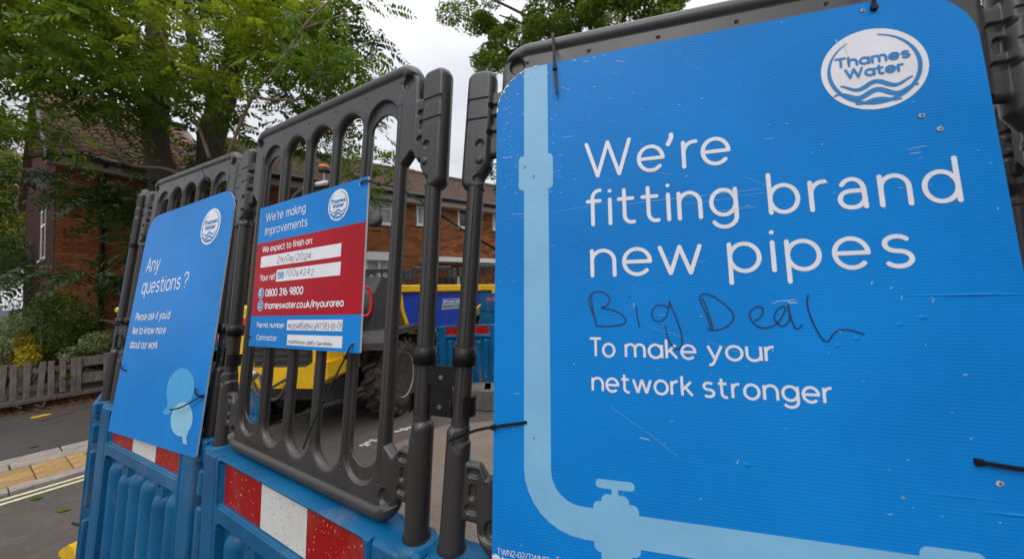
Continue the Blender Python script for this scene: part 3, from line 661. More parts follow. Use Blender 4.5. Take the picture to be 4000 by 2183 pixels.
text(s1, 'lettering', 'network', .1612, .3098, -.1838, gap=.32, **SM); text(s1, 'lettering', 'stronger', .3215, .4830, -.1838, gap=.34, **SM)
text(s1, 'lettering', 'TWN2-02/TWN13', .0050, .0905, -.4475, .0072, .00045, M['pwhite'], gap=.22, rnd=False)
HB = [(.1647, -.0302), (.1653, -.0462), (.1681, -.0626), (.1709, -.0789), (.1687, -.0659), (.1627, -.0494), (.1604, -.0362), (.1648, -.0269), (.1762, -.0231), (.1873, -.0267), (.193, -.035), (.1915, -.0431), (.1851, -.048), (.1793, -.0496), (.1912, -.0523), (.2067, -.0578), (.2162, -.0675), (.2153, -.0748), (.206, -.0781), (.1904, -.0798), (.1794, -.0798), (.1722, -.0789)]
Hi = [(.2339, -.0493), (.2346, -.0627), (.2377, -.0807)]
Hg = [(.2808, -.0503), (.2746, -.0471), (.2644, -.047), (.2575, -.0549), (.2576, -.0659), (.2632, -.0715), (.2706, -.0705), (.2776, -.0628), (.2817, -.0503), (.2827, -.0409), (.286, -.0503), (.2922, -.0689), (.2973, -.0903), (.2973, -.1055), (.2927, -.1134), (.2857, -.1118), (.2792, -.0997), (.2761, -.0875), (.2754, -.0783)]
HD = [(.3296, -.0371), (.3329, -.0448), (.3364, -.0587), (.3393, -.071), (.3415, -.0819), (.3402, -.083), (.3377, -.0778), (.3337, -.0614), (.329, -.0476), (.3264, -.0378), (.3267, -.0329), (.3312, -.0302), (.3375, -.0306), (.3447, -.0339), (.3518, -.0395), (.3599, -.0465), (.3666, -.0547), (.3699, -.0628), (.3693, -.0682), (.3653, -.0743), (.3589, -.0797), (.3514, -.0832), (.3428, -.0849), (.3379, -.0844), (.3338, -.0817)]
He = [(.3969, -.0702), (.4011, -.0682), (.4061, -.0629), (.4086, -.0569), (.4081, -.0523), (.4042, -.0502), (.3989, -.0509), (.3939, -.0549), (.3912, -.0602), (.3913, -.0669), (.3949, -.0735), (.4003, -.0788), (.4082, -.0809), (.4163, -.0793), (.4246, -.074), (.431, -.0655), (.4356, -.0564), (.4366, -.0518), (.4339, -.0498), (.4286, -.0524), (.4242, -.0583), (.422, -.0649), (.4232, -.0708), (.4267, -.076), (.4311, -.0779), (.4357, -.0759), (.4395, -.0707), (.4409, -.0642), (.4408, -.0551), (.4401, -.0472), (.4403, -.0538), (.4421, -.0655), (.4446, -.0759), (.4474, -.0817), (.4508, -.081), (.455, -.0758)]
HL = [(.4661, -.0332), (.4642, -.0397), (.4638, -.0501), (.4655, -.0617), (.4687, -.0745), (.4725, -.0859), (.4775, -.0959), (.4819, -.0989), (.4859, -.0957), (.4908, -.0882), (.4965, -.0837), (.5049, -.0824), (.514, -.0842), (.5247, -.0884)]
pen(s1, 'graffiti', [HB, Hi, [(.2239, -.0328), (.2250, -.0341)], Hg], .00078, M['ink']); pen(s1, 'graffiti', [HD, He, HL], .00078, M['ink'])
# knocks, holes and scratches that can be seen one by one
mb = MB(); 
for (x, y, dx, dy, w) in ((.16, .395, .010, -.002, .0006), (.142, .400, .006, .001, .0009), (.178, .398, .004, .002, .0007), (.215, .385, .018, -.006, .0005), (.120, .352, .008, -.004, .0006), (.13, .346, .006, -.002, .0005), (.176, .342, .006, -.001, .0005), (.19, .365, .035, -.006, .0003),
                         (.31, .388, .04, -.050, .0002), (.02, .27, .006, .001, .0006), (.01, .23, .010, -.002, .0006), (.015, .295, .005, .006, .0006), (.025, .12, .030, -.001, .0004), (.02, .112, .055, .002, .0003), (.10, .118, .14, .012, .0003), (.22, .122, .20, .006, .0004), (.30, .112, .13, .010, .0003),
                         (.36, .098, .05, .003, .0004), (.03, .16, .01, -.003, .0005), (.12, .255, .02, -.001, .0005), (.26, .176, .035, -.010, .0003), (.19, -.205, .045, -.030, .0003), (.235, -.235, .05, -.035, .0003), (.33, -.10, .05, -.02, .0003), (.25, -.080, .06, -.02, .0003), (.42, -.044, .030, .004, .0006),
                         (.44, -.0445, .012, 0, .0012), (.545, .345, .001, -.02, .0012), (.546, .32, .002, -.012, .0009), (.548, .300, .001, -.010, .0008), (.535, .352, .001, -.006, .0010), (.60, .168, .022, .002, .0005), (.602, .161, .012, .001, .0007), (.43, .208, .012, -.002, .0004), (.40, .150, .03, -.02, .0003), (.27, .030, .07, -.01, .0003), (.54, -.02, .0015, .003, .0009), (.56, -.026, .003, 0, .0006)):
    n = 7; ribbon(mb, [(x + dx * k / n, y + dy * k / n + rng.normal(0, .0006)) for k in range(n + 1)], w * (.45 if w > .0003 else .28), .0009 + rng.uniform(0, .0002), True, True)
for _ in range(230):
    a, b = (rng.uniform(.0, .12), rng.uniform(.15, .4)) if rng.random() < .5 else (rng.uniform(0, .69), rng.uniform(-.44, .4))
    l = rng.exponential(.0022) + .0006; t = rng.choice([-.5, -.2, 0, .1, 1.2]) + rng.normal(0, .25)
    ribbon(mb, [(a, b), (a + l * math.cos(t) * .5, b + l * math.sin(t) * .5 + rng.normal(0, .0003)), (a + l * math.cos(t), b + l * math.sin(t))], rng.uniform(.00012, .00038), .0009 + rng.uniform(0, .0003), True)
tag(mb.build('scratches', M['scratch'], s1), kind='stuff')
mb = MB()   # chipped white edge along the rounded corner and bottom corner
for k in range(46):
    a = math.radians(rng.uniform(92, 178)); x, y = .0815 + .085 * math.cos(a), .3205 + .085 * math.sin(a); w = rng.exponential(.0011) + .0004
    ca, sa = math.cos(a), math.sin(a); q = rng.uniform(.001, .004)
    mb.add([(x - sa * q, y + ca * q, .0011 + k * 1e-6), (x + sa * q, y - ca * q, .0011 + k * 1e-6), (x + sa * q * .5 - ca * w, y - ca * q * .5 - sa * w, .0011 + k * 1e-6), (x - sa * q * .6 - ca * w * .7, y + ca * q * .6 - sa * w * .7, .0011 + k * 1e-6)], [(3, 2, 1, 0)])
for k in range(26):
    x = -.0033 + rng.exponential(.012); w = rng.exponential(.002) + .0012
    mb.add([(x, -.4543, .0011 + k * 1e-6), (x + .005, -.4543, .0011 + k * 1e-6), (x + .003, -.4543 + w, .0011 + k * 1e-6), (x, -.4543 + w * 1.2, .0011 + k * 1e-6)], [(0, 1, 2, 3)])
tag(mb.build('chipped_edge', M['scratch'], s1), kind='stuff')
M['hole'] = simple('torn_hole', (.03, .03, .035), .8); M['torn'] = simple('torn_board', (.45, .42, .40), .8, var=.3, scale=400)
for (x, y, r) in ((.0507, .2085, .0022), (.0675, .1881, .0022), (.0966, .3843, .0020), (.5723, .3928, .0024), (.6210, .2149, .0030), (.6387, .1927, .0028), (.6399, -.265, .0030), (.066, -.262, .0020), (.105, -.4365, .0028), (.117, -.4375, .0024), (.5442, -.2934, .0014), (.6025, -.0400, .0008)):
    mb = MB(); n = 11; rr = [r * rng.uniform(.75, 1.3) for _ in range(n)]
    mb.add([(x + rr[k] * math.cos(2 * PI * k / n) * 1.2, y + rr[k] * math.sin(2 * PI * k / n), .0012) for k in range(n)], [tuple(range(n))]); mb.build('torn_hole', M['torn'], s1)
    mb = MB(); mb.add([(x + r * .25 + r * .55 * math.cos(2 * PI * k / n), y - r * .1 + r * .5 * math.sin(2 * PI * k / n), .0015) for k in range(n)], [tuple(range(n))]); mb.build('hole', M['hole'], s1)
# pressed creases and dents in the board
def dent(parent, x, y, rx, ry, h, name='dent'):
    mb = MB(); n, m = 20, 6; V = [(x, y, .0002 - 0)]
    V = [(x, y, .00025 + h)]; F = []
    for j in range(1, m + 1):
        q = j / m; z = .00025 + h * (math.cos(PI * q) * .5 + .5)
        for k in range(n): V.append((x + rx * q * math.cos(2 * PI * k / n), y + ry * q * math.sin(2 * PI * k / n), z if j < m else .0001))
    for k in range(n): F.append((0, 1 + k, 1 + (k + 1) % n))
    for j in range(m - 1):
        for k in range(n): a = 1 + j * n; F.append((a + k, a + n + k, a + n + (k + 1) % n, a + (k + 1) % n))
    return mb.add(V, F).build(name, M['sign'], parent, True)
for d in ((.5905, -.0658, .006, .0035, .0008), (.5162, -.0944, .005, .0035, .0008), (.4938, -.1044, .004, .003, .0007), (.5652, -.0751, .004, .003, .0006), (.373, -.272, .006, .004, .0009)): dent(s1, *d)
dent(s1, .642, -.0367, .066, .0022, .0011, 'crease'); dent(s1, .655, -.2995, .040, .0020, .0011, 'crease'); dent(s1, .60, -.285, .05, .0012, .0004, 'crease')

# ---------------- sign 2: red and blue notice
s2 = empty('notice_board', MW['S2'], label='square blue and red works notice with handwritten dates', cat='sign')
slab(s2, 'board', rr_poly(-.4665, .0165, -.1598, .2482, .002, 2), .0045, M['sign_plain'], M['pwhite'])
flat(s2, 'red_band', [(-.4662, -.0742), (.0163, -.0742), (.0163, .1388), (-.4662, .1388)], .0003, M['sign_red'])
logo(s2, -.0895, .1965, .0402)
W = M['pwhite']
text(s2, 'lettering', "We", -.4290, -.3740, .2003, .0190, .00135, W, gap=.3); text(s2, 'lettering', "re", -.3640, -.3360, .2003, .0190, .00135, W, gap=.22)
pen(s2, 'lettering', [[(-.3670, .2260), (-.3685, .2180)]], .0013, W, .0006)
text(s2, 'lettering', "making", -.3215, -.2285, .2003, .0190, .00135, W, gap=.34); text(s2, 'lettering', "improvements", -.4270, -.2160, .1600, .0190, .00135, W, gap=.34)
text(s2, 'lettering', "We expect to finish on:", -.4340, -.1880, .1085, .0150, .00150, W, gap=.30, rnd=False)
for (a, b, c, d) in ((-.4365, -.0685, .0650, .0975), (-.3470, -.0668, .0194, .0522), (-.2760, -.0472, -.1125, -.0860), (-.2705, -.0450, -.1510, -.1240)): flat(s2, 'white_field', [(a, c), (b, c), (b, d), (a, d)], .0005, W)
text(s2, 'lettering', "Your ref:", -.4340, -.3500, .0252, .0150, .00150, W, gap=.28, rnd=False)
text(s2, 'lettering', "BB", -.3392, -.3090, .0272, .0140, .0013, M['pblue'], .001, gap=.34, rnd=False)
text(s2, 'lettering', "0800 316 9800", -.3985, -.2135, -.0208, .0166, .0020, W, gap=.24, rnd=False)
text(s2, 'lettering', "thameswater.co.uk/inyourarea", -.3965, -.0475, -.0560, .0152, .0017, W, gap=.30, rnd=False)
text(s2, 'lettering', "Permit number:", -.4285, -.2855, -.1075, .0118, .00115, W, gap=.32, rnd=False)
text(s2, 'lettering', "Contractor:", -.4248, -.3172, -.1420, .0118, .00115, W, gap=.32, rnd=False)
for (cx2, cy2) in ((-.4210, -.0100), (-.4188, -.0450)):
    flat(s2, 'icon', circ(cx2, cy2, .0155, 30), .0005, W); flat(s2, 'icon', circ(cx2, cy2, .0135, 30), .0008, M['pblue'])
mb = MB(); ribbon(mb, arc(-.4185, -.0085, .0078, .0085, 110, 250), .0021, .0011); ribbon(mb, arc(-.4200, -.0095, .0040, .0050, -60, 70), .0007, .0012); ribbon(mb, [(-.4190, -.0030), (-.4215, -.0045)], .0024, .0013); ribbon(mb, [(-.4190, -.0160), (-.4220, -.0150)], .0024, .0013); mb.build('icon', W, s2)
mb = MB(); ribbon(mb, [(-.4240, -.0485), (-.4240, -.0400), (-.4135, -.0400), (-.4135, -.0485)], .0009, .0011); ribbon(mb, [(-.4265, -.0505), (-.4110, -.0505)], .0010, .0012); mb.build('icon', W, s2)
text(s2, 'handwriting', "29/08/2024", -.3500, -.1900, .0712, .0118, .00060, M['inkg'], .0010, gap=.42, jit=.19, slant=.12)
text(s2, 'handwriting', "70064242", -.3020, -.1735, .0285, .0120, .00050, M['inkg'], .0010, gap=.55, jit=.20, slant=.10)
text(s2, 'handwriting', "MU0548ER89-LyNT583-01-05", -.2700, -.0480, -.1088, .0105, .00050, M['inkg'], .0010, gap=.34, jit=.15, slant=.10)
text(s2, 'handwriting', "morrisons utility Services", -.2660, -.0820, -.1468, .0068, .00052, M['inkg'], .0010, gap=.26, jit=.20, slant=.15)
for (x, y) in ((-.0052, -.1385), (-.4540, -.1352), (-.0095, .2335), (-.4560, .2120)):
    flat(s2, 'hole', circ(x, y, .0032, 14), .0009, M['pwhite']); flat(s2, 'hole', circ(x + .0006, y + .0008, .0022, 12), .0011, M['hole'])

# ---------------- sign 3: questions sign, sign 4 seen edge on
s3 = empty('sign_board', MW['S3'], label='tall blue sign asking any questions, with two speech bubbles', cat='sign')
slab(s3, 'board', rr_poly(-.722, -.0040, -.4235, .4690, (.008, .088, .088, 0), 12), .0045, M['sign_plain'], M['core'])
logo(s3, -.1520, .3455, .0690)
text(s3, 'lettering', "Any", -.6560, -.5250, .2150, .0475, .0032, W, gap=.30); text(s3, 'lettering', "questions", -.6600, -.3120, .1230, .0475, .0032, W, gap=.36); text(s3, 'lettering', "?", -.2920, -.2530, .1230, .0475, .0032, W)
text(s3, 'lettering', "Please ask if you'd", -.6660, -.3500, .0130, .0245, .0021, W, gap=.32, rnd=False)
text(s3, 'lettering', "like to know more", -.6680, -.3640, -.0430, .0245, .0021, W, gap=.32, rnd=False)
text(s3, 'lettering', "about our work", -.6690, -.4110, -.0985, .0245, .0021, W, gap=.32, rnd=False)
def bubble(cx, cy, rx, ry, tail, z, mat):
    P = [(cx + rx * math.cos(a), cy + ry * math.sin(a)) for a in np.linspace(0, 2 * PI, 60, endpoint=False)]; flat(s3, 'speech_bubble', P, z, mat)
    flat(s3, 'speech_bubble', tail, z + .0001, mat)
bubble(-.1780, -.2290, .0980, .0690, [(-.255, -.262), (-.250, -.290), (-.275, -.312), (-.262, -.318), (-.225, -.316), (-.198, -.290), (-.19, -.27)][::-1][::-1], .0004, M['pmid'])
bubble(-.1330, -.3210, .0745, .0530, [(-.135, -.370), (-.108, -.374), (-.095, -.392), (-.068, -.392), (-.080, -.374), (-.072, -.350), (-.10, -.34)], .0007, M['ppale2'])
b4 = MW['B4'].copy(); s4 = empty('sign_board', b4 @ Matrix.Translation((0, 0, .0245)), label='blue sign seen edge-on behind the leftmost fence posts', cat='sign')
slab(s4, 'board', rr_poly(-.42, .335, -.54, .30, (.0, .085, .085, 0), 8), .0045, M['sign_plain'], M['sign_plain'])

# ---------------- cable ties
def tie(mw, pts, label, w=.0048, head=None, up=(0, 0, 1), th=.0016, tail=True):
    r = empty('cable_tie', mw, label=label, cat='cable tie', group='black cable ties')
    m = MB(); m.strap(spline(pts, 5), w, th, up); m.build('strap', M['tie'], r)
    if head is not None:
        m = MB(); h = Vector(head); m.box(h.x - .0038, h.x + .0038, h.y - .0042, h.y + .0042, h.z - .003, h.z + .004, bev=.001); m.build('head', M['tie'], r)
    return r
S1m, S2m, S3m = MW['S1'], MW['S2'], MW['S3']
tie(S1m, [(.1035, .4780, -.036), (.1045, .4700, -.006), (.1062, .4550, .004), (.1080, .420, .0055), (.1090, .3900, .004), (.1108, .362, .006), (.1130, .3370, .0085)], 'cable tie hanging over the top rail at the upper left of the large sign', .0050, (.1090, .3905, .004), (1, 0, 0))
tie(S1m, [(.5870, .4700, -.02), (.5868, .440, .004), (.5862, .410, .004), (.5856, .3925, .0015)], 'short cable tie at the top right of the large sign', .0044, (.5856, .3925, .001), (1, 0, 0))
tie(S1m, [(.0550, -.2385, .001), (.040, -.2415, .004), (.018, -.2455, .005), (-.002, -.2500, .004), (-.022, -.256, -.002), (-.045, -.263, .0), (-.079, -.277, .014)], 'cable tie poking left from the lower left edge of the large sign', .0046, (-.0025, -.2503, .004), (0, 1, 0))
tie(S1m, [(.6225, -.2422, .001), (.635, -.2432, .004), (.66, -.2455, .005), (.69, -.2485, .005), (.705, -.252, -.01)], 'cable tie on the right side of the large sign', .0052, (.6235, -.2423, .0012), (0, 1, 0))
tie(S2m, [(-.0095, .2335, .001), (.003, .2360, .005), (.0165, .2355, .004), (.030, .2310, -.006), (.040, .2270, -.010)], 'cable tie at the top right corner of the red notice', .0050, (.040, .2268, -.010), (0, 1, 0))
tie(S2m, [(.040, .2268, -.008), (.085, .2130, -.014), (.14, .1830, -.030), (.215, .1230, -.070), (.30, .060, -.135)], 'long thin tie tail reaching right from the red notice', .0042, None, (0, 1, 0))
tie(S2m, [(-.0052, -.1385, .001), (-.008, -.146, .006), (-.0135, -.158, .008), (-.0235, -.178, .010), (-.060, -.240, .016), (-.105, -.320, .020), (-.132, -.378, .022)], 'long cable tie hanging down from the lower right of the red notice', .0050, (-.0180, -.1690, .0085), (1, 0, 0))
tie(S2m, [(-.4540, -.1352, .001), (-.466, -.134, .004), (-.480, -.134, .002), (-.492, -.137, -.012)], 'cable tie at the lower left corner of the red notice', .0045, None, (0, 1, 0))
tie(S2m, [(-.200, -.205, -.045), (-.165, -.245, -.042), (-.130, -.285, -.040)], 'thin tie tail behind the bars below the red notice', .0030, None, (0, 1, 0))
tie(S3m, [(-.078, -.222, .001), (-.062, -.224, .006), (-.045, -.232, .010), (-.022, -.240, .008), (-.004, -.238, .003)], 'cable tie at the lower right edge of the questions sign', .0052, (-.012, -.240, .006), (0, 1, 0))
tie(S3m, [(-.012, -.240, .008), (-.060, -.262, .014), (-.110, -.281, .018), (-.160, -.291, .018), (-.178, -.293, .018)], 'tie tail lying across the speech bubbles of the questions sign', .0046, None, (0, 1, 0))
tie(S3m, [(-.650, -.187, .001), (-.675, -.183, .006), (-.700, -.168, .008), (-.725, -.164, .003), (-.78, -.170, -.02), (-.86, -.176, -.03)], 'cable tie at the left edge of the questions sign', .0048, None, (0, 1, 0))
tie(MW['B3'], [(.125, .470, .026), (.128, .450, .026), (.150, .420, .022), (.175, .405, .020)], 'cable tie round the top rail above the questions sign', .0045, None, (1, 0, 0))
tie(MW['B3'], [(-.40, -.165, .03), (-.47, -.160, .035), (-.56, -.153, .03), (-.70, -.150, .03)], 'stray tie end sticking out left of the leftmost posts', .0045, None, (0, 1, 0))

text(empty('embossed_mark', MW['B2'], label='raised maker lettering on the bottom of the middle fence panel', cat='lettering'), 'lettering', 'STRONGFENCE', -.255, -.125, -.462, .010, .0012, M['black'], .0135, gap=.25)
# ------------------------------------------------------------------ surroundings: helpers to survey positions
HCAM = 1.5; FPX = 1333.0
def ray(px, py):
    c = ((px - 2000) / FPX, (1091.5 - py) / FPX, 1.0); return Vector([sum(AX[i][j] * c[j] for j in range(3)) for i in range(3)])
def gnd(px, py, z=0.0): d = ray(px, py); return d * ((z - HCAM) / d.z) + Vector((0, 0, HCAM))
def atY(px, py, Y): d = ray(px, py); return d * (Y / d.y) + Vector((0, 0, HCAM))
SD = Vector((.522, .853, 0)); NL = Vector((-.853, .522, 0))
def st(a, o, z=0): return SD * a + NL * o + Vector((0, 0, z))
STM = Matrix(((SD.x, NL.x, 0, 0), (SD.y, NL.y, 0, 0), (0, 0, 1, 0), (0, 0, 0, 1)))
# materials
def asphalt(name, a, b, patch):
    m, nt, bs = newmat(name); n1 = mapped_noise(nt, .6, (1, 2.2, 1), 6); n2 = mapped_noise(nt, 130, detail=4, rough=.8); n3 = mapped_noise(nt, 9, detail=8, rough=.7)
    c = ramp(nt, n1.outputs['Fac'], .3, a, .7, b).outputs[0]
    c = mixc(nt, .7, c, ramp(nt, n2.outputs['Fac'], .3, (.45,) * 3, .72, (1.5,) * 3).outputs[0], 'MULTIPLY')
    c = mixc(nt, ramp(nt, n3.outputs['Fac'], .48, (0, 0, 0), .75, (.6, .6, .6)).outputs[0], c, patch)
    nt.links.new(c, bs.inputs['Base Color']); bs.inputs['Roughness'].default_value = .82; bump(nt, bs, n2.outputs['Fac'], .5, .006); return m
M['asphalt'] = asphalt('road_asphalt', (.072, .061, .052), (.105, .088, .074), (.155, .125, .095))
M['footway'] = asphalt('footway_asphalt', (.055, .049, .045), (.075, .066, .058), (.09, .075, .06))
M['concrete'] = simple('concrete', (.12, .108, .095), .9, var=.25, scale=6, dirt=(.07, .06, .05), bmp=.4)
M['kerb'] = simple('kerb_stone', (.33, .285, .245), .9, var=.2, scale=7, dirt=(.14, .115, .09), bmp=.4)
M['buff'] = pieces_mat('buff_paving', [(.42, .265, .115), (.52, .33, .145), (.46, .29, .125), (.38, .24, .105)], bmp=.3)
M['yline'] = simple('yellow_road_paint', (.66, .60, .40), .8, var=.12, scale=25, dirt=(.25, .21, .13), dirt_p=(.5, .72))
M['wline'] = simple('white_road_paint', (.62, .6, .57), .8, var=.15, scale=30, dirt=(.25, .22, .2), dirt_p=(.45, .6))
M['sprayy'] = simple('yellow_spray_paint', (.75, .50, .02), .7); M['sprayr'] = simple('red_spray_paint', (.30, .03, .03), .8, dirt=(.08, .06, .055), dirt_p=(.4, .6), scale=30)
M['wood'] = simple('weathered_wood', (.20, .165, .145), .9, var=.4, scale=18, stretch=(3, 3, .3), dirt=(.08, .07, .05), bmp=.4)
M['mortar'] = simple('mortar', (.20, .165, .13), .95, bmp=.3)
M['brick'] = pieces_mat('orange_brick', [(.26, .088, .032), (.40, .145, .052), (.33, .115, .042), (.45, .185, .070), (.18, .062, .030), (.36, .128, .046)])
M['brickd'] = pieces_mat('dark_and_shaded_brick', [(.055, .020, .013), (.075, .028, .017), (.042, .016, .012)])  # dark wall stone; on the house gable, tree shade is put into the colour
M['brickb'] = simple('blue_grey_brick', (.08, .085, .09), .8)
M['tile'] = pieces_mat('brown_roof_tile', [(.20, .135, .095), (.26, .18, .13), (.165, .112, .082), (.23, .155, .115)])
M['pantile'] = pieces_mat('pink_brown_roof_tile', [(.24, .145, .105), (.33, .205, .155), (.18, .105, .08), (.28, .175, .13)])
M['upvc'] = simple('white_window_plastic', (.72, .73, .74), .35, var=.04)
M['gutter'] = simple('black_gutter', (.015, .015, .016), .4); M['fascia'] = simple('cream_fascia', (.38, .33, .25), .6, var=.1)
M['bark'] = simple('grey_brown_bark', (.085, .064, .048), .95, var=.4, scale=14, stretch=(3, 3, .35), dirt=(.05, .055, .03), bmp=.8, bscale=30)
M['branch'] = simple('pale_branch_bark', (.24, .175, .12), .9, var=.2, scale=20)
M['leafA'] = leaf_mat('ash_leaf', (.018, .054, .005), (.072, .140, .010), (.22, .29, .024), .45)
M['leafL'] = leaf_mat('lit_leaf', (.085, .14, .006), (.19, .255, .012), (.32, .38, .025), .5)  # brighter leaf copy; light on the outer sprays is put into the colour
M['leafD'] = leaf_mat('shaded_leaf', (.012, .036, .006), (.022, .065, .010), (.04, .10, .014), .25)  # darker leaf copy; shade inside the crowns is put into the colour
M['leafR'] = leaf_mat('fine_leaf', (.026, .058, .006), (.090, .150, .012), (.18, .25, .024), .42)
M['leafY'] = leaf_mat('yellow_leaf', (.22, .20, .008), (.42, .34, .012), (.55, .42, .02), .3)
M['leafY2'] = leaf_mat('conifer_leaf', (.05, .08, .008), (.16, .19, .02), (.30, .32, .06), .3)
M['leafV'] = leaf_mat('variegated_leaf', (.07, .12, .03), (.22, .27, .10), (.42, .45, .25), .3)
M['leafG'] = leaf_mat('shrub_leaf', (.02, .055, .006), (.06, .12, .01), (.14, .17, .012), .3)
def glass(name, c, rough=.05, spec=.9):
    m, nt, b = newmat(name); n = mapped_noise(nt, 3, (1, 1, .4)); nt.links.new(ramp(nt, n.outputs['Fac'], .35, tuple(x * .5 for x in c), .65, c).outputs[0], b.inputs['Base Color'])
    b.inputs['Roughness'].default_value = rough; b.inputs['Specular IOR Level'].default_value = spec; return m
M['pane'] = glass('dark_window_pane', (.03, .035, .04)); M['curtain'] = glass('curtained_pane', (.50, .52, .53), .12)

# ground sheet and street surfaces
g = MB(); g.add([(-300, -60, 0), (300, -60, 0), (300, 600, 0), (-300, 600, 0)], [(0, 1, 2, 3)]); tag(g.build('ground', M['asphalt']), kind='structure')
M['patch'] = asphalt('pale_asphalt', (.17, .138, .108), (.23, .185, .145), (.13, .105, .082))  # paler, warmer ground around the gap between the posts
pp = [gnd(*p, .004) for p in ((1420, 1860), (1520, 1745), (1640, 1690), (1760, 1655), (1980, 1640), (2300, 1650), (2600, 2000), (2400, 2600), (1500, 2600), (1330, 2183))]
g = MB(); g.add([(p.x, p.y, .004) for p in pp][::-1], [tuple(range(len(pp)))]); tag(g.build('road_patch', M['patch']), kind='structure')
f = MB(); f.box(-14, 30, 6.0, 8.49, -.05, .030, STM); tag(f.build('footway', M['footway']), kind='structure')
f = MB(); f.box(-14, 30, 8.64, 60, -.05, .10, STM); M['soil'] = simple('garden_soil', (.035, .025, .015), .95, var=.4, bmp=.5); tag(f.build('garden_ground', M['soil']), kind='structure')
def tiled(name, parent_name, o0, o1, a0, a1, step, z0, z1, mat, shift=0, gap=.006, kind='structure', rows=1):
    root = empty(parent_name, None, kind=kind); root['kind'] = kind; me = {}
    w = (o1 - o0) / rows; b = MB(); b.box(0, step - gap, 0, w - gap, z0, z1, bev=.004); md = mesh_data(name, b.V, b.F, mat)
    for r in range(rows):
        a = a0 + (shift if r % 2 else 0)
        while a < a1:
            o = link(name, md, root); o.matrix_world = STM @ Matrix.Translation((a, o0 + r * w, rng.uniform(-.002, .002))) @ Matrix.Rotation(rng.normal(0, .002), 4, 'Z'); a += step
    return root
tiled('kerb_stone', 'kerb', 4.93, 5.075, -3.4, 6, .61, -.05, .030, M['kerb'])
tiled('paving_block', 'tactile_paving', 5.08, 5.575, -2.6, 3.4, .2, -.05, .028, M['buff'], rows=3, shift=.0)
tiled('edging_slab', 'pavement_edging', 5.58, 5.995, -2.8, 4, .62, -.05, .031, M['kerb'], shift=.31, rows=2, gap=.012)
for k, (o0, o1) in enumerate(((4.735, 4.785), (4.835, 4.885))):
    m = MB(); m.add([st(-14, o0, .004), st(-14, o1, .004), st(30, o1, .004), st(30, o0, .004)], [(0, 3, 2, 1)])
    tag(m.build('yellow_line', M['yline']), 'faded yellow road line, ' + ('farther from the kerb' if k == 0 else 'closer to the kerb'), 'road marking', 'double yellow lines')
# paint marks and debris
def blot(name, pts, r, mat, label, cat, z=.006):
    m = MB()
    for i, p in enumerate(pts):
        q = gnd(*p, z); n = 9; m.add([(q.x + r * rng.uniform(.6, 1.3) * math.cos(2 * PI * k / n) * 1.5, q.y + r * rng.uniform(.6, 1.3) * math.sin(2 * PI * k / n), z + .0004 * (i % 5)) for k in range(n)], [tuple(range(n))])
    tag(m.build(name, mat), label, cat)
blot('road_mark', [(1412 + i * 14, 1733 - i * 2.0 + rng.uniform(-6, 6)) for i in range(2)] + [(1440, 1725), (1455, 1718), (1470, 1722), (1483, 1713), (1497, 1705), (1436, 1737)], .022, M['wline'], 'broken white paint dashes on the road behind the middle panel', 'road marking')
blot('road_mark', [(1550, 1684), (1562, 1680), (1573, 1674), (1585, 1678), (1595, 1671), (1608, 1666), (1618, 1668)], .022, M['wline'], 'second patch of white paint dashes, beyond the first', 'road marking')
blot('spray_mark', [(135 + i * 6, 1629 - i * 1.3) for i in range(9)], .035, M['sprayy'], 'yellow spray paint dash on the footway', 'paint mark', .036)
blot('spray_mark', [(150 + i * 9, 1643 - i * 2.4) for i in range(15)], .018, M['sprayr'], 'thin red spray paint line on the footway', 'paint mark', .036)
# leaf litter at the wall
m = MB()
for _ in range(1500):
    a = rng.uniform(-2, 3.2); o = 8.46 - rng.exponential(.17); z = .034 + rng.uniform(0, .02); r = rng.uniform(.012, .03); q = st(a, o, z); t = rng.uniform(0, 6.28)
    m.add([(q.x + r * math.cos(t + k * PI / 2) * (1 if k % 2 else .5), q.y + r * math.sin(t + k * PI / 2) * (1 if k % 2 else .5), z + rng.uniform(0, .01)) for k in range(4)], [(0, 1, 2, 3)])
tag(m.build('leaf_litter', pieces_mat('dead_leaves', [(.30, .13, .02), (.18, .09, .02), (.34, .18, .03), (.10, .07, .03)], bmp=0)), kind='stuff')
for i, (px, py) in enumerate(((130, 1742), (140, 1945), (350, 1768), (245, 1990))):
    q = gnd(px, py, .04 if py < 1900 else .008); m = MB(); n = 8; m.add([(q.x + .05 * math.cos(2 * PI * k / n), q.y + .022 * math.sin(2 * PI * k / n), q.z + .004 * (k % 2)) for k in range(n)], [tuple(range(n))])
    tag(m.build('fallen_leaf', M['leafG']), ['pale fallen leaf on the dark footway', 'green fallen leaf on the road beside the yellow lines', 'green leaf on the buff paving by the barrier', 'small green leaf out on the road'][i], 'leaf', 'fallen green leaves')
# low wall and picket fence
wl = empty('low_wall', None, label='low stone edging wall under the picket fence', cat='wall')
b = MB(); b.box(0, .232, 0, .13, .0, .085, bev=.006); wb = mesh_data('stone', b.V, b.F, M['brickd']); b = MB(); b.box(0, .60, -.01, .14, .0, .055, bev=.006); wc = mesh_data('coping', b.V, b.F, M['concrete'])
for k in range(22):
    o = link('stone', wb, wl); o.matrix_world = STM @ Matrix.Translation((-2.2 + k * .24, 8.50 + rng.uniform(-.006, .006), .032))
for k in range(9):
    o = link('coping', wc, wl); o.matrix_world = STM @ Matrix.Translation((-2.2 + k * .605, 8.49, .125))
fc = empty('picket_fence', None, label='weathered low wooden picket fence on the edging wall', cat='fence')
def pick(w, h0, h1): b = MB(); b.box(0, w, 0, .02, h0, h1, bev=.003); return mesh_data('picket', b.V, b.F, M['wood'])
p1 = pick(.056, .205, .705)
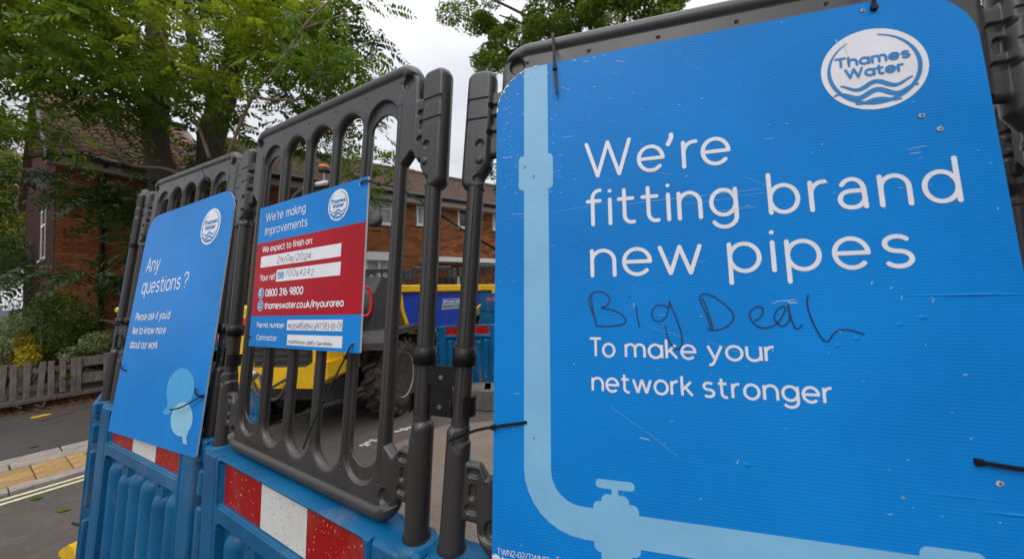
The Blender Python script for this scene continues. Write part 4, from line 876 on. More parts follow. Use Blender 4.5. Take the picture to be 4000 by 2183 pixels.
for a in list(np.arange(-1.77, .93, .1045)):
    o = link('picket', p1, fc); o.matrix_world = STM @ Matrix.Translation((a, 8.485, rng.uniform(-.012, .012))) @ Matrix.Rotation(rng.normal(0, .02), 4, 'Y')
for a, w in ((.945, .05), (.998, .045)):
    o = link('picket', pick(w, .20, .71), fc); o.matrix_world = STM @ Matrix.Translation((a, 8.48, 0))
for (a0, a1, z0, z1) in ((-2.1, 1.06, .30, .37), (-2.1, 1.06, .54, .61), (1.06, 2.6, .56, .70), (1.06, 2.6, .30, .45)):
    b = MB(); b.box(a0, a1, 8.51, 8.54, z0, z1, STM); b.build('rail', M['wood'], fc)
for a in (-1.9, -.45, 1.28, 2.5):
    b = MB(); b.box(a, a + .09, 8.50, 8.59, .10, .72, STM, bev=.004); b.build('post', M['wood'], fc)

# ------------------------------------------------------------------ brick houses
def bricks(root, W, u0, u1, z0, z1, holes, mat, vis, name='brick', bw=.225, bh=.075, y=0.0, limit=300):
    b = MB(); b.box(.005, bw - .005, -.012, .02, .005, bh - .005); md = mesh_data(name, b.V, b.F, mat); stuff = MB(); cnt = 0
    hb = MB(); r = 0; z = z0
    while z < z1 - .01:
        u = u0 - (bw / 2 if r % 2 else 0)
        while u < u1 - .02:
            a0, a1 = max(u, u0), min(u + bw, u1); cu, cz = (a0 + a1) / 2, z + bh / 2
            if a1 - a0 > .04 and not any(h[0] - .02 < cu < h[1] + .02 and h[2] < cz < h[3] for h in holes) and not (callable(mat)):
                jy = rng.uniform(-.003, .002)
                if cnt < limit and vis[0] < cu < vis[1] and vis[2] < cz < vis[3] and a1 - a0 > bw * .9:
                    o = link(name, md, root); o.matrix_world = W @ Matrix.Translation((u, y + jy, z)); cnt += 1
                else: stuff.box(a0 + .005, a1 - .005, y - .012 + jy, y + .01, z + .005, z + bh - .005, W)
            u += bw
        z += bh; r += 1
    if stuff.V: tag(stuff.build('brickwork', mat, root), kind='stuff')
def wall_back(root, W, u0, u1, z0, z1, holes, y=.001):
    us = sorted({u0, u1} | {h[0] for h in holes} | {h[1] for h in holes}); zs = sorted({z0, z1} | {h[2] for h in holes} | {h[3] for h in holes}); m = MB()
    for i in range(len(us) - 1):
        for j in range(len(zs) - 1):
            cu, cz = (us[i] + us[i + 1]) / 2, (zs[j] + zs[j + 1]) / 2
            if not any(h[0] < cu < h[1] and h[2] < cz < h[3] for h in holes): m.add([W @ Vector(p) for p in ((us[i], y, zs[j]), (us[i + 1], y, zs[j]), (us[i + 1], y, zs[j + 1]), (us[i], y, zs[j + 1]))], [(0, 1, 2, 3)])
    m.build('wall', M['mortar'], root)
def window(root, W, u0, u1, z0, z1, pane='pane', transom=True, mull=None):
    f = MB(); t = .055
    f.box(u0, u0 + t, -.02, .06, z0, z1, W); f.box(u1 - t, u1, -.02, .06, z0, z1, W); f.box(u0 + t, u1 - t, -.02, .06, z0, z0 + t, W); f.box(u0 + t, u1 - t, -.02, .06, z1 - t, z1, W)
    if transom: f.box(u0 + t, u1 - t, -.018, .058, z1 - (z1 - z0) * .34, z1 - (z1 - z0) * .34 + t, W)
    for x in (mull or []): f.box(x - t / 2, x + t / 2, -.016, .056, z0 + t, z1 - t, W)
    o = f.build('window', M['upvc'], root)
    p = MB(); p.box(u0 + .01, u1 - .01, .025, .035, z0 + .01, z1 - .01, W); p.build('pane', M[pane], o)
    s = MB(); s.box(u0 - .04, u1 + .04, -.06, -.021, z0 - .045, z0 - .002, W); s.build('sill', M['upvc'], o)
def roof(root, W, u0, u1, ze, rise, depth, mat, tw, th, lim_vis, wavy=False, over=.3):
    L_ = math.hypot(depth + over, rise * (depth + over) / depth); ang = math.atan2(rise, depth)
    RM = W @ Matrix.Translation((u0, -over, ze - over * rise / depth)) @ Matrix.Rotation(ang, 4, 'X')   # x along eaves, y up the slope
    nU = int((u1 - u0) / tw); nV = int(L_ / th); b = MB()
    if wavy:
        n = 8; V = []; 
        for j in (0, 1):
            for k in range(n + 1):
                x = tw * k / n * 1.03; V.append((x, j * (th + .05), (.020 if j == 0 else .0) + .022 * math.sin(2 * PI * k / n)))
        F = [(k, k + 1, n + 2 + k, n + 1 + k) for k in range(n)]; m0 = len(V); V += [(x, y, z - .016) for x, y, z in V[:n + 1]]
        F += [(k + 1, k, m0 + k, m0 + k + 1) for k in range(n)]; b.add(V, F)
    else: b.add([(.003, 0, .016), (tw - .003, 0, .016), (tw - .003, th + .04, .002), (.003, th + .04, .002), (.003, 0, 0), (tw - .003, 0, 0)], [(0, 1, 2, 3), (4, 5, 1, 0), (0, 3, 4), (5, 2, 1)])
    md = mesh_data('roof_tile', b.V, b.F, mat, wavy); stuff = MB(); cnt = 0
    for j in range(nV):
        for i in range(nU):
            x = i * tw + (tw / 2 if (j % 2 and not wavy) else 0); T = RM @ Matrix.Translation((x, j * th, rng.uniform(0, .006)))
            if cnt < 300 and lim_vis[0] < x < lim_vis[1] and lim_vis[2] < j < lim_vis[3]: o = link('roof_tile', md, root); o.matrix_world = T; cnt += 1
            else: stuff.add([T @ Vector(p) for p in b.V], b.F)
    tag(stuff.build('roof_tiles', mat, root), kind='stuff')
    d = MB(); d.box(0, u1 - u0, 0, L_, -.08, -.012, RM); d.build('roof', M['gutter'], root)
    d = MB(); RM2 = W @ Matrix.Translation((u0, 2 * depth + over, ze - over * rise / depth)) @ Matrix.Rotation(-ang, 4, 'X'); d.box(0, u1 - u0, -L_, 0, -.08, -.0, RM2); d.build('roof', mat, root)
    c = MB(); c.tube([RM @ Vector((0, L_, .02)), RM @ Vector((u1 - u0, L_, .02))], .10, 10); c.build('ridge', mat, root, True)
    gt = MB(); gt.tube([W @ Vector((u0, -over - .05, ze - over * rise / depth - .02)), W @ Vector((u1, -over - .05, ze - over * rise / depth - .02))], .062, 10); gt.build('gutter', M['gutter'], root, True)
    fs = MB(); fs.box(u0, u1, -over + .01, -over + .03, ze - over * rise / depth - .24, ze - over * rise / depth - .05, W); fs.box(u0, u1, -over + .03, 0, ze - over * rise / depth - .24, ze - over * rise / depth - .22, W); fs.build('fascia', M['fascia'], root)
# left house
d = Vector((.53, .848, 0)).normalized(); nrm = Vector((-d.y, d.x, 0)); O = Vector((-9.41, 7.0, 0))
WL = Matrix(((d.x, nrm.x, 0, O.x), (d.y, nrm.y, 0, O.y), (0, 0, 1, 0), (0, 0, 0, 1)))
lh = empty('brick_house', None, label='shaded brick house on the left behind the tree, pink-brown tiled roof', cat='house')
wall_back(lh, WL, 0, 2.7, 0, 4.72, []); bricks(lh, WL, 0, 2.7, .15, 4.72, [], M['brick'], (-.1, 1.6, 1.4, 3.8))
roof(lh, WL, -.15, 2.9, 4.85, 2.5, 3.5, M['pantile'], .24, .27, (-1, 2.2, -1, 11), wavy=True)
dp = MB(); dp.tube([WL @ Vector((.62, -.08, 0)), WL @ Vector((.62, -.08, 4.3)), WL @ Vector((.62, -.30, 4.55))], .042, 10); dp.build('downpipe', M['gutter'], lh, True)
# gable end wall, facing left
WG = WL @ Matrix.Rotation(PI / 2, 4, 'Z') @ Matrix.Scale(-1, 4, (0, 1, 0)) if False else Matrix(((nrm.x, d.x, 0, O.x), (nrm.y, d.y, 0, O.y), (0, 0, 1, 0), (0, 0, 0, 1)))
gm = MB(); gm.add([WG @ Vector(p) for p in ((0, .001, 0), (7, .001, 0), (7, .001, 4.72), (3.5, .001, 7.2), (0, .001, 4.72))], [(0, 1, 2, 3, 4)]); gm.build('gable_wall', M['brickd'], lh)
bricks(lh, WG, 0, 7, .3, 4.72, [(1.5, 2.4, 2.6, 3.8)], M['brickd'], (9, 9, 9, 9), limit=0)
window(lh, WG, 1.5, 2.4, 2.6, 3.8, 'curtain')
bd = MB(); bd.add([WG @ Vector(p) for p in ((-.35, -.16, 4.42), (3.5, -.16, 7.22), (3.5, -.16, 7.40), (-.35, -.16, 4.62), (-.35, -.13, 4.42), (3.5, -.13, 7.22), (3.5, -.13, 7.40), (-.35, -.13, 4.62))], [(0, 1, 2, 3), (7, 6, 5, 4), (0, 4, 5, 1), (3, 2, 6, 7)]); bd.build('verge_board', M['gutter'], lh)
# terrace across the street
d = Vector((.83, .557, 0)).normalized(); nrm = Vector((-d.y, d.x, 0)); O = Vector((-7.16, 7.95, 0))
WT = Matrix(((d.x, nrm.x, 0, O.x), (d.y, nrm.y, 0, O.y), (0, 0, 1, 0), (0, 0, 0, 1))); WTi = WT.inverted()
def wall_uz(px, py, W=WT):
    r = ray(px, py); n = W.to_3x3() @ Vector((0, 1, 0)); o = W.translation; c = Vector((0, 0, HCAM)); P = c + r * ((o - c).dot(n) / r.dot(n)); q = W.inverted() @ P; return q.x, q.z
th_ = empty('terraced_house', None, label='orange brick terrace across the street with brown tiled roof and white windows', cat='house')
wins = []
for (a, b, c_, e, pane, tr) in ((1405, 1532, 778, 868, 'curtain', True), (1626, 1702, 777, 878, 'curtain', True), (1787, 1850, 797, 889, 'pane', False), (1923, 2000, 815, 897, 'curtain', True)):
    ua, zt = wall_uz(a, c_); _, zb = wall_uz(a, e); ub, _ = wall_uz(b, c_); wins.append((ua, ub, zb, zt, pane, tr))
ga, gz1 = wall_uz(1380, 1012); gb, _ = wall_uz(1530, 1012)
door_u0, _ = wall_uz(1690, 1030); door_u1, dz = wall_uz(1790, 1022)
holes = [(w[0], w[1], w[2], w[3]) for w in wins] + [(ga, gb, .5, gz1), (door_u0, door_u1, 0, 2.1)]
wall_back(th_, WT, 0, 17, 0, 4.62, holes); vu, _ = wall_uz(1580, 900); vu2, _ = wall_uz(1800, 900)
bricks(th_, WT, 0, 13, 1.4, 4.62, holes, M['brick'], (vu - 1.2, vu2, 2.4, 4.2))
for w in wins: window(th_, WT, *w[:5], transom=w[5], mull=[(w[0] + w[1]) / 2] if w[1] - w[0] > 1.1 else None)
window(th_, WT, ga, gb, .5, gz1, 'curtain', True, [ga + (gb - ga) * .33, ga + (gb - ga) * .66])
b = MB(); b.box(ga - .08, gb + .08, -.14, -.022, gz1 - .02, gz1 + .22, WT); b.build('bay_fascia', M['upvc'], th_)
cu0, cz1 = wall_uz(1640, 1003); cu1, _ = wall_uz(1905, 1003)
b = MB(); b.box(cu0, cu1, -.62, -.013, cz1 - .20, cz1 - .05, WT, bev=.01); b.build('canopy', M['upvc'], th_)
b = MB(); b.box(door_u0, door_u1 - .05, .05, .09, 0, 2.1, WT); dm = b.build('door', simple('dark_brown_door', (.035, .018, .012), .5), th_)
b = MB(); b.box(door_u1 - .05, door_u1 + .03, -.02, .09, 0, 2.1, WT); b.box(door_u0, door_u0 + .06, -.02, .045, 0, 2.1, WT); b.build('frame', M['upvc'], dm)
for k in range(7):
    du, dzz = wall_uz(1752 + k * 2, 800 + k * 26); b = MB(); b.box(du - .07, du + .07, -.0135, .005, dzz - .03, dzz + .03, WT); b.build('vent_brick', M['brickb'], th_)
roof(th_, WT, -.2, 17, 4.78, 1.95, 3.6, M['tile'], .17, .115, (vu - .6, vu + 3, 2, 24))
# gable of terrace towards the camera
gm = MB(); gm.add([WT @ Vector(p) for p in ((0, 0, 0), (0, 7.2, 0), (0, 7.2, 4.6), (0, 3.6, 6.6), (0, 0, 4.6))], [(0, 4, 3, 2, 1)]); gm.build('gable_wall', M['brick'], th_)

# added terrace, out of view right of the camera, to block low sky light
WR = Matrix(((0, 1, 0, 4.8), (-1, 0, 0, 2.4), (0, 0, 1, 0), (0, 0, 0, 1)))
rh = empty('brick_house', None, label='unseen brick terrace added to shade the street from the right', cat='house')
hr = [(2 + 4 * k, 3.4 + 4 * k, z, z + 1.3) for k in range(4) for z in (1.0, 3.6)]
wall_back(rh, WR, 0, 17, 0, 5.6, hr); bricks(rh, WR, 0, 17, .1, 5.6, hr, M['brick'], (9, 9, 9, 9), limit=0)
for w in hr: window(rh, WR, *w, transom=True)
roof(rh, WR, -.2, 17.2, 5.75, 2.6, 3.8, M['tile'], .3, .25, (9, 9, 9, 9))
# ------------------------------------------------------------------ foliage
def leaves(cent, dirs, nor, ln, wd):
    # leaf = folded rhomb with 4 vertices; arrays Nx3
    side = np.cross(dirs, nor); side /= np.linalg.norm(side, axis=1, keepdims=True) + 1e-9
    l = ln[:, None]; w = wd[:, None]; b = cent; m_ = cent + dirs * l * .45; t = cent + dirs * l - nor * l * .12
    a1 = cent + dirs * l * .22; a2 = cent + dirs * l * .66 - nor * l * .04
    V = np.stack([b, a1 + side * w * .42 + nor * w * .10, a2 + side * w * .40 + nor * w * .08, t, a2 - side * w * .40 + nor * w * .08, a1 - side * w * .42 + nor * w * .10], 1).reshape(-1, 3); n = len(cent)
    i = np.arange(n)[:, None] * 6; F = np.concatenate([np.concatenate([i + p, i + q, i + r], 1) for p, q, r in ((0, 1, 5), (1, 2, 5), (2, 4, 5), (2, 3, 4))], 0)
    return V, F
def tri_mesh(name, V, F, mat):
    me = bpy.data.meshes.new(name); me.vertices.add(len(V)); me.vertices.foreach_set('co', V.astype(np.float32).ravel()); n, k = F.shape
    me.loops.add(n * k); me.loops.foreach_set('vertex_index', F.astype(np.int32).ravel()); me.polygons.add(n); me.polygons.foreach_set('loop_start', np.arange(0, n * k, k, dtype=np.int32)); me.update(calc_edges=True); me.materials.append(mat); return me
def unit(n): v = rng.normal(size=(n, 3)); return v / np.linalg.norm(v, axis=1, keepdims=True)
def cloud(cl, ln, wd, flat_=.5):
    P = []
    for (x, y, z, rx, ry, rz, n) in cl:
        d = unit(n); r = rng.uniform(.35, 1.0, (n, 1)) ** .5; P.append(np.array([x, y, z]) + d * r * np.array([rx, ry, rz]))
    P = np.concatenate(P); n = len(P); d = unit(n); d[:, 2] = d[:, 2] * .6 - .25; d /= np.linalg.norm(d, axis=1, keepdims=True)
    no = unit(n) * .8; no[:, 2] += .9; no -= d * (no * d).sum(1, keepdims=True); no /= np.linalg.norm(no, axis=1, keepdims=True)
    s = rng.uniform(.6, 1.25, n); return leaves(P, d, no, ln * s, wd * s)
def fronds(base, dirs, L_, pairs=7, ll=.118, lw=.046):
    n = len(base); out_c, out_d, out_n, out_l = [], [], [], []; up = np.tile(np.array([0, 0, 1.]), (n, 1))
    side = np.cross(dirs, up); side /= np.linalg.norm(side, axis=1, keepdims=True) + 1e-9; nor = np.cross(side, dirs)
    roll = rng.normal(0, .45, (n, 1)); side, nor = side * np.cos(roll) + nor * np.sin(roll), nor * np.cos(roll) - side * np.sin(roll)
    for k in range(pairs + 1):
        t = .18 + .82 * k / pairs; droop = (t ** 2) * .35; c = base + dirs * (L_[:, None] * t) - up * (L_[:, None] * droop)
        taper = (1 - .35 * abs(t - .45) * 2)
        if k == pairs: out_c.append(c); out_d.append(dirs - up * .5); out_n.append(nor); out_l.append(np.full(n, taper)); continue
        for s in (-1, 1):
            dd = side * s * .9 + dirs * .42 - up * .28 + rng.normal(0, .13, (n, 3)); out_c.append(c + side * s * .004); out_d.append(dd); out_n.append(nor + rng.normal(0, .2, (n, 3))); out_l.append(np.full(n, taper))
    c = np.concatenate(out_c); d = np.concatenate(out_d); d /= np.linalg.norm(d, axis=1, keepdims=True); no = np.concatenate(out_n); no -= d * (no * d).sum(1, keepdims=True); no /= np.linalg.norm(no, axis=1, keepdims=True)
    sc = np.tile(L_ / .42, 2 * pairs + 1) * np.concatenate(out_l) * rng.uniform(.85, 1.15, len(c)); return leaves(c, d, no, ll * sc, lw * sc)
def P3(px, py, Y): p = atY(px, py, Y); return (p.x, p.y, p.z)
def limb(name, root, pts, r0, r1, mat='bark', n=9):
    q = spline(pts, 5); m = MB(); m.tube(q, list(np.linspace(r0, r1, len(q)) * rng.uniform(.93, 1.07, len(q))), n); return m.build(name, M[mat], root, True)
# left tree pair
t1 = empty('ash_tree', None, label='large tree with feathery leaves, dark trunk left of centre behind the fence', cat='tree')
bx = P3(640, 900, 6.3); limb('trunk', t1, [(bx[0] + .1, bx[1], 0), (bx[0] + .05, bx[1], 1.4), P3(655, 800, 6.3), P3(610, 560, 6.3), P3(615, 300, 6.2), P3(610, 80, 6.1), P3(600, -300, 6.0)], .28, .11, n=14)
t2 = empty('ash_tree', None, label='second feathery-leaved tree, its forked trunk just right of the dark one', cat='tree')
bx = P3(850, 700, 6.9); limb('trunk', t2, [(bx[0] + .05, bx[1], 0), (bx[0], bx[1], 1.8), P3(822, 620, 6.9), P3(845, 470, 6.9), P3(870, 400, 6.9), P3(900, 290, 6.8), P3(935, 180, 6.7), P3(975, 80, 6.6), P3(1040, -20, 6.5), P3(1120, -250, 6.4)], .26, .13, n=14)
for nm, root, pts, r0, r1 in (('branch', t2, [P3(870, 400, 6.9), P3(800, 340, 6.8), P3(765, 260, 6.8), P3(740, 100, 6.7), P3(700, -100, 6.7)], .12, .06), ('branch', t1, [P3(620, 560, 6.3), P3(570, 420, 6.1), P3(500, 300, 6.0), P3(380, 160, 5.8)], .10, .04)): limb(nm, root, pts, r0, r1)
for root, pts, r0, r1 in ((t1, [P3(705, 680, 5.6), P3(640, 658, 5.5), P3(560, 652, 5.4), P3(500, 640, 5.3), P3(466, 600, 5.2), P3(440, 540, 5.2), P3(418, 470, 5.2)], .030, .014),
                          (t2, [P3(884, 620, 5.2), P3(991, 371, 5.1), P3(1076, 277, 5.0), P3(1183, 111, 5.0), P3(1290, 0, 5.0)], .025, .013),
                          (t2, [P3(995, 376, 5.1), P3(1046, 388, 5.1), P3(1183, 388, 5.1), P3(1247, 346, 5.1), P3(1319, 273, 5.1)], .022, .009),
                          (t2, [P3(756, 455, 5.4), P3(785, 520, 5.4), P3(820, 620, 5.4)], .018, .026), (t1, [P3(500, 277, 5.2), P3(577, 290, 5.2), P3(671, 286, 5.2), P3(773, 307, 5.3), P3(850, 316, 5.4)], .018, .022),
                          (t1, [P3(543, 0, 5.1), P3(624, 119, 5.1), P3(658, 213, 5.1), P3(692, 282, 5.2), P3(715, 370, 5.2)], .014, .020), (t2, [P3(1060, 180, 5.8), P3(1180, 120, 5.6), P3(1340, 60, 5.5)], .04, .015)):
    limb('branch', root, pts, r0, r1, 'branch', 8)
def crown_samples(n, regions):
    B = []; tot = sum(r[-1] for r in regions)
    for (x0, x1, y0, y1, Ya, Yb, wgt) in regions:
        k = int(n * wgt / tot); nc = max(3, k // 22)                              # boughs, each with a spray of fronds
        for _ in range(nc):
            c = np.array(P3(rng.uniform(x0, x1), rng.uniform(y0, y1), rng.uniform(Ya, Yb))); B.append(c + rng.normal(0, .25, (22, 3)) * np.array([1.2, 1.2, .50]))
    return np.concatenate(B)
def crown(root, regions, n, mat, nparts, L0=.44, name='foliage'):
    B = crown_samples(n, regions); az = rng.uniform(0, 2 * PI, len(B)); el = rng.uniform(-.5, .35, len(B)); D = np.stack([np.cos(az) * np.cos(el), np.sin(az) * np.cos(el), np.sin(el)], 1); L_ = rng.uniform(.75, 1.2, len(B)) * L0
    V, F = fronds(B, D, L_); link(name, tri_mesh(name, V, F, M[mat]), root)['kind'] = 'stuff'
    if nparts:
        ms = []
        for _ in range(5):
            V, F = fronds(np.zeros((1, 3)), np.array([[1., 0, 0]]), np.array([.46])); n0 = len(V); k = np.linspace(0, 1, 8); rx = np.stack([.46 * k, 0 * k, -.46 * .35 * k ** 2], 1); V = np.concatenate([V, rx + [0, .0025, 0], rx - [0, .0025, 0]]); F = np.concatenate([F] + [np.array([[n0 + i, n0 + i + 1, n0 + 9 + i], [n0 + i, n0 + 9 + i, n0 + 8 + i]]) for i in range(7)]); ms.append(tri_mesh('leaf', V, F, M[mat]))
        Bp = crown_samples(nparts, [(r[0], r[1], r[2], r[3], r[4] * .86, r[4], r[6]) for r in regions])
        for p in Bp[:nparts]:
            o = link('leaf', ms[rng.integers(5)], root); o.location = p; o.rotation_euler = (rng.normal(0, .3), rng.uniform(-.1, .6), rng.uniform(0, 2 * PI))
crown(t1, [(-350, 250, -700, 120, 4.2, 7, 3), (-250, 480, 60, 360, 4.3, 7, 2.8), (250, 560, -700, 240, 4.4, 7.4, 2.2), (560, 740, -700, 200, 6.5, 7.6, 1.2), (200, 560, 300, 440, 4.6, 6, .8), (-100, 170, 380, 540, 4.5, 6.5, .6)], 1500, 'leafA', 170)
crown(t2, [(650, 1150, -600, 160, 6.8, 8.6, 2.2), (1050, 1400, 0, 330, 5.3, 8, 2.4), (700, 1050, 0, 330, 7.0, 8.5, 1.0), (1050, 1470, -600, 120, 5.4, 8, 2.6), (1130, 1440, 330, 500, 5.6, 7.6, 1.0), (740, 900, 340, 560, 5, 6, .55), (1360, 1500, 420, 760, 5.6, 7, .75), (1100, 1380, 480, 640, 7.0, 7.8, .35), (700, 1000, 520, 680, 7.2, 7.7, .6)], 1450, 'leafA', 150)
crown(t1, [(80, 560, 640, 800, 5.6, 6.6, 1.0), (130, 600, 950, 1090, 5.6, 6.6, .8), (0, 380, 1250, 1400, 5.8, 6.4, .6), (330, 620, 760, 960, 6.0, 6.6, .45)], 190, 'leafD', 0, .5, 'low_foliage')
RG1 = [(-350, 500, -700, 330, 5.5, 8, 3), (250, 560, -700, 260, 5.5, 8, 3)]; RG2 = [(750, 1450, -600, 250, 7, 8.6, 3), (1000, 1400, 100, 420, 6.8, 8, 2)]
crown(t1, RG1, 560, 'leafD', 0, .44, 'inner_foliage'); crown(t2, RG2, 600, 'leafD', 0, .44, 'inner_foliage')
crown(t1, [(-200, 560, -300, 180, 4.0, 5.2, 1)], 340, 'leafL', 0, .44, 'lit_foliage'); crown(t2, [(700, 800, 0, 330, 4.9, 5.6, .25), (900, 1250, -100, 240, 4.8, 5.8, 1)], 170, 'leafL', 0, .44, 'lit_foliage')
# fine-leaved tree above the right-hand houses
t3 = empty('broadleaf_tree', None, label='fine-leaved tree rising behind the large sign at the top centre', cat='tree')
tb = P3(2380, 330, 13.5); limb('trunk', t3, [(tb[0], tb[1], 0), (tb[0], tb[1], 3), P3(2360, 250, 13.5), P3(2330, 0, 13.5), P3(2300, -300, 13.3)], .35, .16, n=12)
for e in ((1800, -60), (1950, 60), (2050, 230), (2150, 40), (2550, 0), (2680, 20), (2500, -200), (1900, -250), (2100, -300)):
    limb('branch', t3, [P3(2350, 260, 13.5), P3((2350 + e[0]) / 2 + 30, (200 + e[1]) / 2 + 20, 13.2), P3(e[0], e[1], 13 + rng.uniform(-.8, .8))], .10, .025)
cl = []
for _ in range(120):
    x = rng.uniform(1745, 2660); y = rng.uniform(-650, 110); Y = rng.uniform(12, 15.5)
    q = P3(x, y, Y); r = rng.uniform(.45, .85); cl.append((*q, r, r, r * .75, 420))
for _ in range(46):
    x = rng.uniform(1860, 2240); y = rng.uniform(60, 275) ; Y = rng.uniform(12, 14.5)
    q = P3(x, y, Y); r = rng.uniform(.28, .5); cl.append((*q, r, r, r * .75, 300))
for _ in range(40):
    q = P3(rng.uniform(2150, 2680), rng.uniform(-60, 150), rng.uniform(11.8, 13.2)); r = rng.uniform(.35, .6); cl.append((*q, r, r, r * .75, 330))
V, F = cloud(cl, .135, .062); link('crown', tri_mesh('crown', V, F, M['leafR']), t3)['kind'] = 'stuff'
# hedge and trees seen past the right edge of the sign, and small greenery low between posts
def bush(name, label, cat, cl, ln, wd, mat, group=None):
    r = empty(name, None, label=label, cat=cat, group=group); V, F = cloud(cl, ln, wd); link('foliage', tri_mesh('foliage', V, F, M[mat]), r)['kind'] = 'stuff'
    st_ = MB(); c = cl[0]
    for k in range(4): st_.tube([(c[0] + rng.uniform(-.1, .1), c[1], 0.03), (c[0] + rng.uniform(-.3, .3), c[1] + rng.uniform(-.2, .2), c[2] * .6 + .1), (c[0] + rng.uniform(-.4, .4), c[1], c[2] + c[5] * .3)], .014, 6)
    st_.build('stem', M['bark'], r, True); return r
cl = [(*P3(rng.uniform(3650, 4300), rng.uniform(-350, 1000), rng.uniform(5, 7)), .8, .8, .7, 420) for _ in range(44)]
bush('broadleaf_tree', 'dark green tree glimpsed beyond the right edge of the large sign', 'tree', cl, .10, .05, 'leafG')
cl = [(*P3(rng.uniform(1925, 2100), rng.uniform(650, 760), 11.0), .35, .35, .3, 260) for _ in range(5)]
bush('broadleaf_tree', 'small leafy treetop beside the left edge of the large sign, above the terrace roof', 'tree', cl, .10, .05, 'leafG')
def blob(pts, Y, r, n): return [(*P3(x, y, Y + rng.uniform(-.2, .3)), r, r, r * .8, n) for x, y in pts]
bush('shrub', 'dark green bush in the front garden above the picket fence', 'shrub', blob([(200, 1200), (260, 1220), (180, 1270), (240, 1300), (300, 1290), (220, 1350), (270, 1370), (320, 1230), (150, 1300), (230, 1180), (130, 1240), (340, 1280)], 5.9, .28, 620), .05, .024, 'leafG', 'front garden shrubs')
bush('shrub', 'yellow-leaved bush low behind the picket fence', 'shrub', blob([(95, 1330), (120, 1370), (145, 1395), (85, 1380), (150, 1350), (60, 1400), (110, 1400)], 5.55, .14, 420), .035, .02, 'leafY', 'front garden shrubs')
bush('shrub', 'cream-edged bush at the far left end of the picket fence', 'shrub', blob([(10, 1300), (30, 1350), (-30, 1330), (20, 1400), (-60, 1380), (50, 1270)], 5.6, .22, 520), .045, .024, 'leafV', 'front garden shrubs')
bush('shrub', 'cream-edged bush right of the dark green one, beside the leftmost posts', 'shrub', blob([(300, 1330), (340, 1310), (380, 1330), (420, 1320), (300, 1380), (350, 1370), (400, 1360), (440, 1370), (290, 1300)], 5.9, .20, 480), .045, .024, 'leafV', 'front garden shrubs')
bush('conifer', 'yellow-green conifer at the far left edge', 'tree', [(*P3(rng.uniform(-160, 80), rng.uniform(480, 1100), rng.uniform(11.5, 12.5)), .5, .5, .6, 620) for _ in range(60)], .13, .055, 'leafY2')
bush('hedge', 'black-green hedge in shade at the far left edge', 'hedge', [(*P3(rng.uniform(-250, 100), rng.uniform(960, 1300), rng.uniform(8.5, 9.5)), .5, .5, .5, 450) for _ in range(26)], .06, .03, 'leafD')
bush('shrub', 'dark ivy and bushes between the two tree trunks and the house', 'shrub', [(*P3(rng.uniform(520, 800), rng.uniform(620, 1000), rng.uniform(7.0, 7.6)), .35, .35, .4, 300) for _ in range(13)], .07, .035, 'leafD')
bush('shrub', 'bright green bush seen through the top bars of the left panel', 'shrub', [(*P3(rng.uniform(760, 960), rng.uniform(690, 800), 6.0), .2, .2, .2, 300) for _ in range(7)], .07, .035, 'leafA')
# grey parked car roof edge far left behind the garden is a low grey wall panel
gp = MB(); q0 = P3(-30, 1215, 6.9); q1 = P3(88, 1290, 7.2); gp.box(q0[0] - .8, q1[0], 7.0, 7.06, q1[2] - .3, q0[2]); tag(gp.build('garden_screen', simple('grey_panel', (.16, .18, .21), .5)), 'plain grey screen at the far left above the shrubs', 'screen')
# washing line
wlm = MB(); wlm.tube([P3(-40, 752, 6.4), P3(0, 747, 6.5), P3(118, 733, 6.8)], .006, 6); tag(wlm.build('twig', M['branch']), 'thin pale bare twig at the left edge', 'twig')
# weeds on the wall
bush('weed', 'small green weed in front of the pickets', 'weed', blob([(255, 1465), (262, 1475)], 5.15, .045, 60), .035, .018, 'leafG', 'weeds at the fence')
bush('weed', 'weed growing at the foot of the low wall', 'weed', [(*P3(98, 1595, 4.95), .05, .05, .04, 70)], .035, .018, 'leafG', 'weeds at the fence')

# ------------------------------------------------------------------ works area beyond the panels: far panels, bases, blocks
def face_cam(X, Y, z, yaw, s=1.0):
    u = Vector((math.cos(yaw), math.sin(yaw), 0)); m = frame(u, (0, 0, 1), (X, Y, z)); return m @ Matrix.Scale(s, 4)
for k, (X, Y, yw) in enumerate(((-3.42, 6.75, .10), (-2.46, 6.60, .14), (-1.50, 6.45, .05), (-.54, 6.42, .02), (.42, 6.45, .05))):
    lab = ['leftmost', 'second from left', 'middle', 'second from right', 'rightmost'][k]
    add_panel(face_cam(X, Y, 1.545, yw), 'distant black fence panel in front of the terrace, %s of five' % lab, False)
    add_base(face_cam(X, Y, 1.545, yw), 'distant blue barrier base under the far fence row, %s of five' % lab, False, False)
add_base(face_cam(-.66, 4.98, 1.56 - .0, .03, 1.0) @ Matrix.Translation((0, 0.0, 0)), 'blue barrier with red strip standing right of the dumper', False, False)
add_base(face_cam(-.05, 6.9 - 1.0, 1.56 + .0, -.25, 1.0), 'blue barrier end behind the one with the red strip', False, False)
jb = empty('barrier_sign', face_cam(-.42, 5.55, 1.38, .06), label='blue barrier sheet with blurred red lettering beyond the skip', cat='sign')
slab(jb, 'board', [(-.10, -.16), (.35, -.16), (.35, .13), (-.10, .13)], .03, M['blue'], M['blue']); M['pinkp'] = simple('pink_red_print', (.55, .06, .09), .6)
text(jb, 'lettering', "Junction", -.02, .20, .0, .055, .006, M['pinkp'], .002, gap=.3)
for a in np.arange(-.08, .34, .045): b = MB(); b.box(a, a + .022, -.155, -.045, .0, .012); b.build('rib', M['blue'], jb)
b = MB(); b.box(-.12, .37, -1.38, -.162, -.05, -.01); b.build('support', M['blue'], jb)
